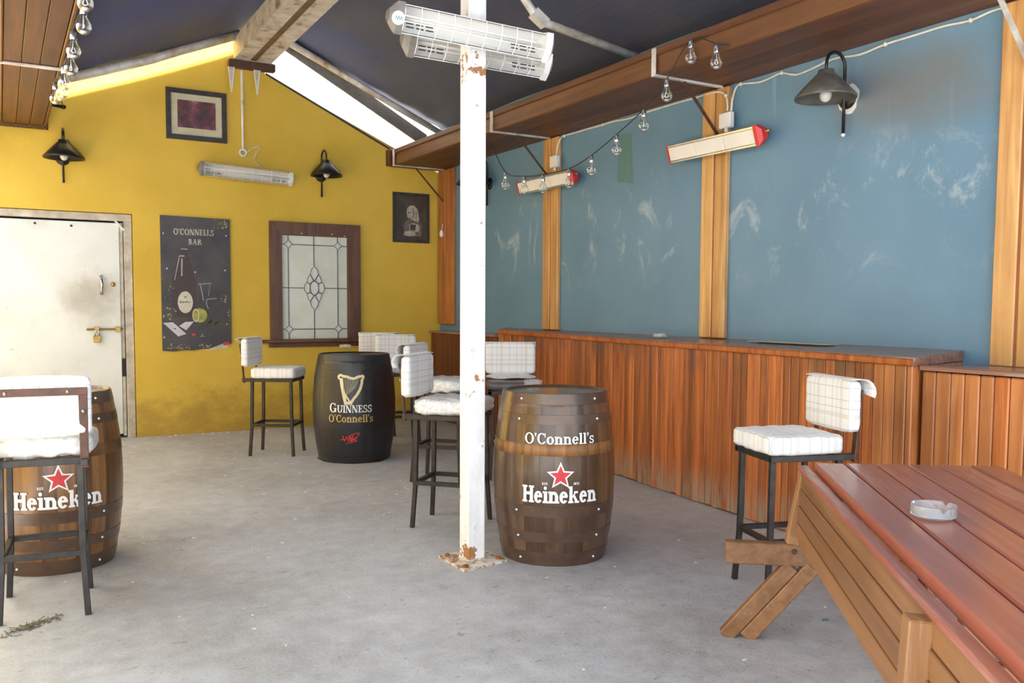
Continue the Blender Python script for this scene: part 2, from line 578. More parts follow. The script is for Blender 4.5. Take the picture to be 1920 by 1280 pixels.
M['lead'] = simple('lead_came', (.22, .22, .225), .45, .5, .2)
g = G('clear_glass')
M['glass'] = g.done((.97, .98, .99), .04, Transmission_Weight=.85, IOR=1.45)  # partly diffuse white, imitating glare on the ashtrays
g = G('clear_bulb_plastic')
tr = g.t.nodes.new('ShaderNodeBsdfTransparent'); tr.inputs[0].default_value = (.95, .96, .97, 1)
gl = g.t.nodes.new('ShaderNodeBsdfGlossy'); gl.inputs['Roughness'].default_value = .04
mx = g.t.nodes.new('ShaderNodeMixShader')
fr = g.t.nodes.new('ShaderNodeLayerWeight'); fr.inputs[0].default_value = .42
g.t.links.new(fr.outputs['Facing'], mx.inputs[0])
g.t.links.new(tr.outputs[0], mx.inputs[1]); g.t.links.new(gl.outputs[0], mx.inputs[2])
g.t.links.new(mx.outputs[0], g.t.nodes['Material Output'].inputs['Surface'])
M['bulb'] = g.m
M['frosted'] = simple('frosted_bulb', (.62, .60, .55), .35, 0, .05)
M['cable_white'] = simple('cream_cable', (.74, .68, .58), .5)
M['cable_black'] = simple('black_cable', (.02, .02, .022), .6)
M['paint_white'] = simple('white_lettering', (.86, .86, .85), .5, 0, .02)
M['paint_gold'] = simple('gold_lettering', (.66, .46, .16), .4, .1, .15, 30, 0, (.46, .31, .10))
M['paint_cream'] = simple('pale_gold', (.80, .68, .40), .45, 0, .1)
M['paint_red'] = simple('red_lettering', (.60, .035, .045), .5, 0, .05)
g = G('sign_ground')
n = g.noise(g.vec((1, 1, 1)), 3.5, 6, .65)
col = g.ramp(n, [(.3, (.030, .030, .036)), (.7, (.075, .070, .072))])
sp = g.step(g.noise(g.vec((1, 1, 1)), 24, 4, .7), .70, .74)
col = g.mix(g.math('MULTIPLY', sp, .6), col, (.55, .45, .26))
M['sign'] = g.done(col, .5)
M['sign_amber'] = simple('sign_bottle', (.045, .022, .014), .4)
M['sign_pale'] = simple('sign_grey', (.36, .37, .40), .5)
M['sign_letter'] = simple('sign_letter', (.62, .58, .54), .6, 0, .25, 50)
M['sign_label'] = simple('sign_label', (.62, .59, .50), .6, 0, .1)
M['sign_lemon'] = simple('sign_lemon', (.40, .40, .09), .6, 0, .25, 20)
M['sign_green'] = simple('sign_leaf', (.10, .13, .04), .7, 0, .3, 20)
M['sign_card'] = simple('sign_card', (.60, .57, .62), .6, 0, .1)
M['bare_board'] = simple('bare_hardboard', (.52, .42, .22), .8, 0, .3, 30)
M['frame_black'] = simple('dark_frame', (.050, .040, .045), .4, 0, .3, 20)
M['mat_board'] = simple('stained_mat', (.62, .60, .46), .7, 0, .12, 8, 0, (.50, .45, .30))
g = G('dark_print')
n = g.noise(g.vec((5, 1, 3)), 2.2, 6, .7)
col = g.ramp(n, [(.34, (.05, .035, .045)), (.52, (.13, .05, .07)), (.64, (.22, .08, .10)), (.76, (.42, .36, .36))])
M['print_red'] = g.done(col, .25)
g = G('brown_print')
n = g.noise(g.vec((4, 1, 2)), 3.0, 5, .6)
col = g.ramp(n, [(.35, (.045, .035, .028)), (.7, (.095, .078, .062))])
M['print_brown'] = g.done(col, .35)
M['print_pale'] = simple('print_pale', (.48, .43, .36), .5, 0, .22, 24)
M['print_mid'] = simple('print_mid', (.19, .165, .14), .5, 0, .3, 24)
M['green_patch'] = simple('green_paint', (.105, .205, .165), .6, 0, .25, 9, .1, (.085, .195, .22))
M['litter'] = simple('pale_litter', (.80, .79, .75), .8)
M['moss'] = simple('dirt_clump', (.27, .24, .15), .95, 0, .4, 60, .4)
M['pipe_dark'] = simple('dull_grey_strip', (.20, .19, .18), .7, 0, .2, 8)
M['white_far'] = simple('white_glare_and_chips', (.80, .78, .72), .8)  # shared by real paint chips and the sun glare painted on the upper wall

# ================================================================== the setting
YB, XW = 9.52, 4.54
mb = MB().box(-9, XW + .4, -8, YB + .6, -.12, 0)
floor = tag(ob('floor', mb, M['floor']), 'worn grey concrete floor of the covered yard', 'floor', kind='structure')


def roof_r(X): return 4.32 - .424 * (X - 2.34)
def roof_l(X): return 4.185 + .404 * (X - 2.34)


outl = [(-1.7, 0), (-.42, 0), (-.42, 2.24), (1.166, 2.24), (1.166, 0), (XW + .2, 0), (XW + .2, 2.81),
        (2.50, 3.785), (2.40, 4.15), (2.40, 4.95), (-1.7, 3.6)]
mb = MB().prism(outl, YB, YB + .16, lambda u, v, w: (u, w, v))
wall_back = tag(ob('wall_back', mb, M['yellow']), 'mustard yellow end wall with door and leaded window', 'wall', kind='structure')
mb = MB().box(2.2, XW + .3, YB + .17, YB + .3, 2.6, 5.2)  # white colour stands in for overexposed sun on the yellow wall
tag(ob('wall_upper', mb, M['white_far']), 'strip of wall in the gap under the roof, sun glare painted white', 'wall', kind='structure')
mb = MB().box(XW, XW + .2, -7, YB + .02, 0, 3.42)
wall_right = tag(ob('wall_right', mb, M['blue']), 'scuffed blue side wall above the wooden bar', 'wall', kind='structure')
mb = MB().box(-1.7, -1.5, 2.0, YB, 0, 2.3)
tag(ob('wall_left', mb, M['yellow']), 'low yellow wall along the left side', 'wall', kind='structure')

# roof of sagging tarpaulin, two slopes
for side in (0, 1):
    mb = MB()
    nx, ny = 14, 60
    y0, y1 = -1.8, (9.43, 9.46)[side]
    for j in range(ny + 1):
        for i in range(nx + 1):
            t = i / nx
            X = 2.34 + ((-2.6, 2.5)[side]) * t
            Y = y0 + (y1 - y0) * j / ny
            z = (roof_l(X) if side == 0 else roof_r(X)) + .02
            z += .022 * math.sin(Y * 2.9 + X) * math.sin(3.14 * t) - (.015 if side == 0 else .02) * math.sin(3.14 * t) + .008 * math.sin(X * 17 + Y * .8)
            mb.v.append((X, Y, z))
    for j in range(ny):
        for i in range(nx):
            a = j * (nx + 1) + i
            q = (a, a + 1, a + nx + 2, a + nx + 1)
            mb.f.append(q if side == 1 else q[::-1])
    o = ob('ceiling', mb, M['tarp'], smooth=True)
    tag(o, ('dark tarpaulin roof slope left of the ridge beam', 'navy tarpaulin roof slope right of the ridge beam')[side], 'ceiling', kind='structure')
    sm = o.modifiers.new('thick', 'SOLIDIFY'); sm.thickness = .004

# green repaired patch on the blue wall
P = [onx(x, y, XW - .002) for x, y in ((1160, 252), (1184, 250), (1186, 344), (1158, 341))]
mb = MB().prism([(p[1], p[2]) for p in P], XW - .003, XW, lambda u, v, w: (w, u, v))
ob('paint_patch', mb, M['green_patch'], wall_right, label='flaking green patch on the blue wall')

# ---------------------------------------------------------------- door
ob('door_light_block', MB().box(-.42, 1.166, YB + .14, YB + .16, 0, 2.24), M['slot'], wall_back)  # unseen dark panel added to stop daylight leaking round the door
dr = thing('door_1', (.4, YB + .06, 0), 'white painted steel door with grubby handle and bolt', 'door', kind='structure')
FY = YB + .03
mb = MB().box(-.42, 1.16, FY, FY + .1, 2.165, 2.235, .004)
ob('frame_head', mb, M['door_frame'], dr)
mb = MB().box(1.085, 1.16, FY, FY + .1, 0, 2.165, .004)
ob('frame_jamb', mb, M['door_frame'], dr)
mb = MB().box(-.42, -.35, FY, FY + .1, 0, 2.165, .004)
ob('frame_jamb', mb, M['door_frame'], dr)
mb = MB().box(-.345, 1.045, FY + .015, FY + .06, .04, 2.145, .004)
leaf = ob('door_leaf', mb, M['door'], dr)
mb = MB().box(1.047, 1.078, FY + .022, FY + .05, .02, 2.15, .003)
ob('edge_strip', mb, M['door_frame'], dr)
mb = MB().box(1.0, 1.12, FY - .008, FY + .03, 2.06, 2.075, 0, Matrix.Translation((1.05, FY, 2.12)) @ Matrix.Rotation(math.radians(48), 4, 'Y') @ Matrix.Translation((-1.06, -FY, -2.067)))
ob('corner_stay', mb, M['white_metal'], dr)
mb = MB().box(1.046, 1.08, FY + .012, FY + .02, .62, .80)
ob('dark_gap_cover', mb, M['slot'], dr)
for x, z in ((-.0, 2.09), (.31, 2.11), (.62, 2.10)):
    ob('screw', MB().lathe([(.001, .012), (.010, .010), (.012, 0)], 10, (x, FY + .015, z), 'Y'), M['iron'], leaf)
hp = ony(190, 534, FY)
mb = MB().tube([(hp[0], FY + .015, hp[2] + .085), (hp[0], FY - .03, hp[2] + .06), (hp[0], FY - .045, hp[2]), (hp[0], FY - .03, hp[2] - .06), (hp[0], FY + .015, hp[2] - .085)], [.016, .013, .018, .013, .016], 10)
ob('handle', mb, M['steel'], leaf, True, 'curved chrome pull handle')
kp = ony(212, 533, FY)
ob('lock_cylinder', MB().lathe([(.001, .02), (.012, .02), (.020, .012), (.024, 0)], 14, (kp[0], FY + .014, kp[2]), 'Y'), M['brass'], leaf, True)
mb = MB().tube([(.73, FY - .012, 1.095), (1.06, FY - .012, 1.095)], .011, 8)
mb.box(.80, .84, FY - .03, FY + .02, 1.07, 1.12, .003).box(.99, 1.035, FY - .03, FY + .02, 1.07, 1.12, .003)
ob('slide_bolt', mb, M['brass'], leaf)
pl = thing('padlock', (.82, FY - .03, .98), 'small brass padlock hanging from the door bolt', 'padlock')
ob('lock_body', MB().box(.785, .855, FY - .045, FY - .015, .965, 1.035, .006), M['brass'], pl)
ob('shackle', MB().tube([(.80, FY - .03, 1.03), (.80, FY - .03, 1.07), (.82, FY - .03, 1.085), (.84, FY - .03, 1.07), (.84, FY - .03, 1.03)], .006, 8), M['steel'], pl, True)

# ---------------------------------------------------------------- leaded window
wx0, wx1, wz0, wz1 = 2.515, 3.535, .965, 2.24
wi = thing('window_1', (3.03, YB, .9), 'dark wooden window with leaded obscure glass and diamond centre', 'window', kind='structure')
px0, px1, pz0, pz1 = 2.645, 3.385, .972, 2.098
wy = YB - .045


def mitre(poly): return MB().prism(poly, wy, YB, lambda u, v, w: (u, w, v))


ob('frame_stile', mitre([(wx0, wz0), (px0, wz0), (px0, pz1), (wx0, wz1)]), M['frame_wood'], wi)
ob('frame_stile', mitre([(wx1, wz0), (wx1, wz1), (px1, pz1), (px1, wz0)]), M['frame_wood'], wi)
ob('frame_head', mitre([(wx0, wz1), (px0, pz1), (px1, pz1), (wx1, wz1)]), M['frame_wood'], wi)
ob('sill', MB().box(2.40, 3.62, YB - .10, YB, .935, .968, .008), M['frame_wood'], wi)
ob('sill_apron', MB().box(2.50, 3.56, YB - .04, YB, .885, .935, .005), M['frame_wood'], wi)
for x, z in ((2.86, 2.12), (3.20, 2.125), (3.345, 2.11)):
    ob('white_pin', MB().sphere((x, wy - .004, z), .007, 8, 5), M['paint_white'], wi)
gx = [px0, px0 + .10 * .74, px0 + .485 * .74, px0 + .85 * .74, px1]
ph = pz1 - pz0
gz = [pz1, pz1 - .088 * ph, pz1 - .505 * ph, pz1 - .905 * ph, pz0]
gy = YB - .016
for i in range(4):
    for j in range(4):
        ob('pane', MB().box(gx[i] + .003, gx[i + 1] - .003, gy, YB - .004, gz[j + 1] + .003, gz[j] - .003), M['pane'], wi)
cw = .0055
for i in (1, 3):
    ob('lead_came', MB().box(gx[i] - cw, gx[i] + cw, gy - .004, gy + .004, pz0, pz1), M['lead'], wi)
mcx, mcz = gx[2], gz[2]
for a, b in ((mcz + .245, pz1), (pz0, mcz - .245)):
    ob('lead_came', MB().box(mcx - cw, mcx + cw, gy - .004, gy + .004, a, b), M['lead'], wi)
for j in (1, 3):
    ob('lead_came', MB().box(px0, px1, gy - .004, gy + .004, gz[j] - cw, gz[j] + cw), M['lead'], wi)
for a, b in ((px0, mcx - .115), (mcx + .115, px1)):
    ob('lead_came', MB().box(a, b, gy - .004, gy + .004, mcz - cw, mcz + cw), M['lead'], wi)


def shape_pane(poly, nm='bevelled_pane'):
    ob(nm, MB().prism(poly, gy - .009, gy, lambda u, v, w: (u, w, v)), M['pane_clear'], wi)
    pts = [(u, gy - .010, v) for u, v in poly]
    ob('lead_came', MB().tube(pts + [pts[0]], .0042, 5, False), M['lead'], wi)


for i in (1, 3):
    for j in (1, 3):
        s_ = .046
        po = []
        for k in range(4):
            a0 = k * math.pi / 2
            for t in (0, .33, .66):
                r0 = s_ * (1 - .42 * math.sin(math.pi * t) ** 1.0)
                an = a0 + t * math.pi / 2
                po.append((gx[i] + r0 * math.cos(an), gz[j] + r0 * math.sin(an)))
        shape_pane(po)
shape_pane([(mcx + .048 * math.cos(a * .5236), mcz + .076 * math.sin(a * .5236)) for a in range(12)])
for sg in (1, -1):
    shape_pane([(mcx, mcz + sg * .079), (mcx + .030, mcz + sg * .125), (mcx + .046, mcz + sg * .155), (mcx + .034, mcz + sg * .20), (mcx, mcz + sg * .243),
                (mcx - .034, mcz + sg * .20), (mcx - .046, mcz + sg * .155), (mcx - .030, mcz + sg * .125)][::sg])
    shape_pane([(mcx + sg * .051, mcz - .045), (mcx + sg * .051, mcz + .045), (mcx + sg * .085, mcz + .062), (mcx + sg * .108, mcz + .03), (mcx + sg * .112, mcz), (mcx + sg * .108, mcz - .03), (mcx + sg * .085, mcz - .062)][::-sg])
    for sz in (1, -1):
        shape_pane([(mcx + sg * .010, mcz + sz * .082), (mcx + sg * .049, mcz + sz * .050), (mcx + sg * .083, mcz + sz * .066), (mcx + sg * .070, mcz + sz * .115), (mcx + sg * .050, mcz + sz * .150), (mcx + sg * .032, mcz + sz * .120)][::(-sg * sz)])

# ---------------------------------------------------------------- wooden posts on the blue wall
post_lab = {9.28: ('reddish wooden wall post in the corner by the yellow wall', 'post_dark'), 7.03: ('golden wooden wall post behind the festoon bulbs', 'post_wood'),
            4.835: ('golden wooden wall post in the middle of the blue wall', 'post_wood'), 2.60: ('broad pale wooden wall post at the right edge', 'post_wood')}
for yc, (lb, mt) in post_lab.items():
    hw = .13 if yc < 9 else .20
    z0 = 1.125 if yc > 3 else 1.052
    p = thing('wall_post', (XW, yc, z0), lb, 'post', 'wooden posts on the blue wall')
    for s_ in (-1, 1):
        a, b = (yc - hw, yc - .008) if s_ < 0 else (yc + .008, yc + hw)
        ob('post_board', MB().box(XW - .04, XW, a, b, z0, 2.915, .006), M[mt], p)
    ob('post_core', MB().box(XW - .028, XW, yc - .008, yc + .008, z0, 2.915), M['post_dark'], p)

# ---------------------------------------------------------------- soffits
so = thing('soffit', (4.2, 5, 2.92), 'long brown boarded soffit above the blue wall', 'soffit')
for k in range(3):
    a, b = 3.925 + k * .205, 3.925 + (k + 1) * .205 - .004
    ob('soffit_board', MB().box(a, b, .4, YB - .005, 2.925, 2.945, .003), M['soffit'], so)
ob('fascia_board', MB().box(3.90, 3.925, .4, YB - .005, 2.925, 3.09, .006), M['soffit_edge'], so)
ob('fascia_lip', MB().box(3.885, 3.90, .4, YB - .005, 3.05, 3.10, .004), M['soffit'], so)
ob('end_block', MB().box(3.86, 3.90, YB - .10, YB, 2.93, 3.11, .005), M['soffit'], so)
so2 = thing('soffit', (.2, 5, 3.0), 'brown boarded soffit in the upper left corner', 'soffit')
ob('light_block_board', MB().box(.063, .402, .4, YB - .06, 3.02, 3.035), M['soffit'], so2)  # unseen board added above to keep sun out of the board joints
for k in range(3):
    a, b = .065 + k * .112, .065 + (k + 1) * .112 - .004
    ob('soffit_board', MB().box(a, b, .4, YB - .06, 3.0, 3.02, .003), M['soffit'], so2)
ob('fascia_board', MB().box(.402, .425, .4, YB - .06, 2.995, 3.15, .005), M['soffit'], so2)
ob('fascia_board', MB().box(.045, .063, .4, YB - .06, 2.985, 3.15, .005), M['soffit'], so2)


def bracket(y, label, x0=3.885, xw=XW, z=2.915, sgn=1, hookh=.18):
    b = thing('soffit_bracket', (xw, y, z), label, 'bracket', 'steel brackets under the soffits')
    bm_ = M['pipe'] if y < 3 else M['iron_brown']  # nearest brace gets the paler metal to imitate glare
    ob('bracket_arm', MB().box(x0, xw - .04, y - .015, y + .015, z - .006, z + .009, .002), M['pipe'], b)
    ob('bracket_hook', MB().box(x0 - .012 * sgn, x0, y - .02, y + .02, z - .006, z + hookh, .002), M['pipe'], b)
    ob('bracket_brace', MB().bar((x0 + (xw - x0) * .40, y, z - .005), (xw - .045, y, z - .36), .026, .008, (1, 0, 1)), bm_, b)


bracket(7.05, 'steel bracket braced against the post behind the festoon bulbs')
bracket(4.77, 'steel bracket braced against the middle blue wall post')
bracket(2.57, 'steel bracket at the upper right corner, brace coloured pale for glare')
bracket(9.33, 'steel bracket braced in the far corner beside the portrait')
b = thing('soffit_bracket', (.23, 7.03, 2.99), 'steel strap across the left soffit', 'bracket', 'steel brackets under the soffits')
ob('bracket_arm', MB().box(.03, .44, 7.01, 7.05, 2.982, 2.997, .002), M['pipe'], b)
ob('bracket_hook', MB().box(.427, .44, 7.01, 7.05, 2.982, 3.16, .002), M['pipe'], b)
b = thing('soffit_bracket', (.23, 9.43, 2.99), 'rusty strap closing the far end of the left soffit', 'bracket', 'steel brackets under the soffits')
ob('bracket_arm', MB().box(.03, .44, 9.415, 9.455, 2.975, 2.99, .002), M['iron_brown'], b)
ob('bracket_hook', MB().box(.427, .44, 9.415, 9.455, 2.975, 3.14, .002), M['iron_brown'], b)

# ---------------------------------------------------------------- bar
def xf(Y): return 4.236 + .0928 * (Y - 5.64)


bar = thing('bar_counter', (4.2, 5.3, 0), 'wood panelled bar counter along the blue wall', 'bar counter')
Y = 7.86
k = 0
wide = False
while Y > 2.815:
    wd = .066 * random.uniform(.85, 1.12) if Y > 3.09 else .070
    Y2 = max(Y - wd, 2.80)
    wide = Y <= 3.09
    dx = random.uniform(-.002, .002) - (.006 if wide else 0)
    mat = M['plank_light'] if wide else M['plank']
    mb = MB()
    a, b_ = xf(Y) + dx, xf(Y2) + dx
    g_ = .0055
    mb.prism([(a, Y - g_), (a + .006, Y - .0012), (a + .017, Y - .0012), (b_ + .017, Y2 + .0012), (b_ + .006, Y2 + .0012), (b_, Y2 + g_)], .004 + random.uniform(0, .012), 1.0595, lambda u, v, w: (u, v, w))
    ob('plank', mb, mat, bar)
    Y = Y2
mb = MB().prism([(xf(7.86) + .018, 7.85), (xf(2.82) + .018, 2.82), (XW - .002, 2.93), (XW - .002, 7.85)], .0, 1.06, lambda u, v, w: (u, v, w))
ob('carcass', mb, M['plank_dark'], bar)
mb = MB().prism([(xf(2.80) + .004, 2.79), (XW - .002, 2.90), (XW - .002, 2.93), (xf(2.80) + .004, 2.819)], 0, 1.06, lambda u, v, w: (u, v, w))
ob('end_panel', mb, M['plank_light'], bar)
ob('end_batten', MB().box(xf(7.86) - .012, XW - .004, 7.862, 7.885, 0, 1.06, .003), M['post_wood'], bar)
le = thing('bar_worktop', (4.2, 5.3, 1.06), 'worn reddish bar top along the blue wall', 'worktop')
mb = MB()
y0, y1 = 2.785, 7.89
yw = {y0: 2.895, y1: y1}
vs = []
for yy in (y0, y1):
    f_ = xf(yy) - .022
    vs += [(f_, yy, 1.062), (XW - .002, yw[yy], 1.066), (XW - .002, yw[yy], 1.123), (f_ + .006, yy, 1.104), (f_, yy, 1.098)]
mb.add(vs, [(0, 1, 2, 3, 4), (9, 8, 7, 6, 5), (0, 5, 6, 1), (1, 6, 7, 2), (2, 7, 8, 3), (3, 8, 9, 4), (4, 9, 5, 0)])
ob('top_board', mb, M['ledge'], le)
ob('front_moulding', MB().prism([(0, 1.060), (-.008, 1.066), (-.010, 1.092), (0, 1.099)], 0, 1, lambda u, v, w: (xf(y0 + (y1 - y0) * w) - .022 + u, y0 + (y1 - y0) * w, v)), M['board'], le)
# dark far section of the bar, in the corner
fb = thing('bar_counter', (4.48, 8.7, 0), 'dark low bar section in the far corner behind the pole', 'bar counter')
Y = YB - .01
while Y > 7.91:
    Y2 = max(Y - .125, 7.90)
    ob('plank', MB().box(4.425, 4.445, Y2 + .001, Y - .001, .005, 1.02, .002), M['plank_dark'], fb)
    Y = Y2
ob('carcass', MB().box(4.445, XW - .002, 7.90, YB - .01, 0, 1.02), M['plank_dark'], fb)
ob('top_board', MB().box(4.395, XW - .002, 7.90, YB - .005, 1.022, 1.05, .004), M['ledge'], fb)
# lower panelling nearest the camera
nb = thing('bar_counter', (4.3, 1.8, 0), 'lower panelled bar section behind the red table', 'bar counter')
Y = 2.78
while Y > .6:
    Y2 = Y - .075 * random.uniform(.9, 1.1)
    ob('plank', MB().box(4.015 + random.uniform(-.002, .002), 4.035, Y2 + .0015, Y - .0015, .006, 1.035, .006), M['plank_light'] if random.random() < .55 else M['plank'], nb)
    Y = Y2
ob('carcass', MB().box(4.036, XW - .002, .6, 2.78, 0, 1.03), M['plank_dark'], nb)
mb = MB().prism([(3.998, 1.042), (XW - .002, 1.036), (XW - .002, 1.050), (4.005, 1.066), (3.998, 1.060)], .6, 2.783, lambda u, v, w: (u, w, v))
ob('top_board', mb, M['ledge'], nb)
p = onx(1465, 644, 4.42)
ps = tag(ob('paper_strip', MB().box(4.33, 4.47, p[1] - .42, p[1] + .22, 1.1235, 1.1255), M['mat_board']), 'cream strip lying on the bar top beside the middle post', 'paper')

# ---------------------------------------------------------------- ridge beam and rafters
rb = thing('ridge_beam', (2.34, 6, 3.85), 'peeling white steel ridge beam running overhead', 'beam')
def rx(Y): return 2.34 - .017 * (9.45 - Y)
for s_ in (-1, 1):
    for (a, b_, z0, z1, nm) in ((.035, .19, 3.86, 3.875, 'bottom_flange'), (.165, .19, 3.875, 4.06, 'side_web')):
        mb = MB()
        vs = []
        for yy in (1.2, 9.42):
            vs += [(rx(yy) + s_ * a, yy, z0), (rx(yy) + s_ * b_, yy, z0), (rx(yy) + s_ * b_, yy, z1), (rx(yy) + s_ * a, yy, z1)]
        mb.add(vs, [(0, 1, 2, 3), (7, 6, 5, 4), (0, 4, 5, 1), (1, 5, 6, 2), (2, 6, 7, 3), (3, 7, 4, 0)])
        ob(nm, mb, M['old_steel'], rb)
mb = MB()
vs = []
for yy in (1.2, 9.42):
    vs += [(rx(yy) - .034, yy, 3.868), (rx(yy) + .034, yy, 3.868), (rx(yy) + .034, yy, 3.90), (rx(yy) - .034, yy, 3.90)]
mb.add(vs, [(0, 1, 2, 3), (7, 6, 5, 4), (0, 4, 5, 1), (1, 5, 6, 2), (2, 6, 7, 3), (3, 7, 4, 0)])
ob('rusty_channel', mb, M['rust_dull'], rb)
cb = thing('cross_bar', (2.33, 9.40, 3.80), 'rusty cross bar under the far end of the ridge beam', 'bar')
ob('bar_body', MB().box(2.09, 2.57, 9.36, 9.44, 3.775, 3.855, .008), M['iron_brown'], cb)
ob('top_plate', MB().box(2.10, 2.56, 9.37, 9.44, 3.855, 3.862), M['old_steel'], cb)
for px in (434, 482):
    q = ony(px, 150, 9.38)
    c = thing('hanging_cleat', (q[0], 9.38, 3.5), ('pointed white cleat hanging left of the heater conduit', 'pointed white cleat hanging right of the heater conduit')[px > 450], 'cleat', 'cleats under the cross bar')
    for s_ in (-1, 1):
        ob('prong', MB().tube([(q[0] + s_ * .028, 9.38, 3.775), (q[0] + s_ * .003, 9.38, 3.52)], [.008, .004], 6), M['white_metal'], c)
    ob('web', MB().prism([(q[0] - .026, 3.775), (q[0] + .026, 3.775), (q[0], 3.54)], 9.378, 9.382, lambda u, v, w: (u, w, v)), M['pipe'], c)


def pipe(name, pts, r, label):
    return tag(ob(name, MB().tube(pts, r, 10), M['pipe'], smooth=True), label, 'pipe', 'roof rafter pipes')


pipe('rafter_pipe', [(2.20, 9.33, 4.10), (1.60, 9.33, 3.845), (1.337, 9.33, 3.725), (.85, 9.33, 3.54), (.30, 9.33, 3.34)], .045, 'pale rafter pipe along the yellow wall left of the ridge')
pipe('rafter_pipe', [(2.62, 9.36, 4.14), (3.70, 9.36, 3.675), (4.50, 9.36, 3.33)], .036, 'pale rafter pipe along the yellow wall right of the ridge')
gs = [ony(530, 92, 9.44), ony(800, 279, 9.44)]
mb = MB().prism([(gs[0][0], gs[0][2]), (gs[1][0], gs[1][2]), (gs[1][0], gs[1][2] + .16), (gs[0][0], gs[0][2] + .17)], 9.43, 9.45, lambda u, v, w: (u, w, v))
tag(ob('gable_strip', mb, M['pipe_dark']), 'dull grey strip beneath the right rafter above the bright gap', 'strip')
a_, b_, c_ = ony(985, 0, 5.75), ony(1010, 38, 5.75), ony(1210, 113, 5.75)
e_ = a_ + (a_ - b_) * 1.2
rp = thing('rafter_pipe', b_, 'bent white rafter pipe above the brown soffit', 'pipe', 'roof rafter pipes')
ob('pipe', MB().tube([e_, a_, b_ + (a_ - b_) * .12, b_ + (c_ - b_) * .06, c_], .032, 10), M['pipe'], rp, True)
ob('coupling', MB().bar(tuple(b_ - np.array((.05, 0, -.05))), tuple(b_ + np.array((.06, 0, -.02))), .07, .075), M['pipe'], rp)
# cable and edge on top of the wall under the bright gap
tag(ob('gable_wire', MB().tube([(2.50, YB - .014, 3.785), (3.0, YB - .014, 3.553), (3.5, YB - .014, 3.318), (3.93, YB - .014, 3.118)], .012, 6), M['cable_black']), 'dark wire along the sloping top of the yellow wall', 'wire')

# ================================================================== white pole
po = thing('roof_post', (2.137, 4.08, 0), 'square white steel post with rust flakes and base plate', 'post')
ob('shaft', MB().box(2.087, 2.187, 4.03, 4.13, .012, 3.86, .004), M['post_white'], po)
mb = MB().prism([(2.005, 4.215), (2.005, 3.905), (2.285, 3.965), (2.275, 4.25)], 0, .012, lambda u, v, w: (u, v, w))
ob('base_plate', mb, M['plate'], po)
for x, y in ((2.035, 3.955), (2.25, 4.0), (2.04, 4.18), (2.245, 4.21)):
    ob('anchor_bolt', MB().lathe([(.014, .012), (.014, .022), (.008, .026), (.001, .027)], 8, (x, y, 0)), M['rust'], po)
ob('weld_bead', MB().box(2.080, 2.194, 4.023, 4.137, .012, .022, .004), M['plate'], po)

# ================================================================== bar stools
_cache = {}


def part(key, name, fn, mat, parent, smooth=False, label=None):
    if key not in _cache:
        me = fn().mesh(name, smooth)
        me.materials.append(mat)
        _cache[key] = me
    o = bpy.data.objects.new(name, _cache[key])
    COL.objects.link(o)
    o.parent = parent
    if label: o['label'] = label
    return o


SW, SD = .155, .18          # half width / half depth between leg centres


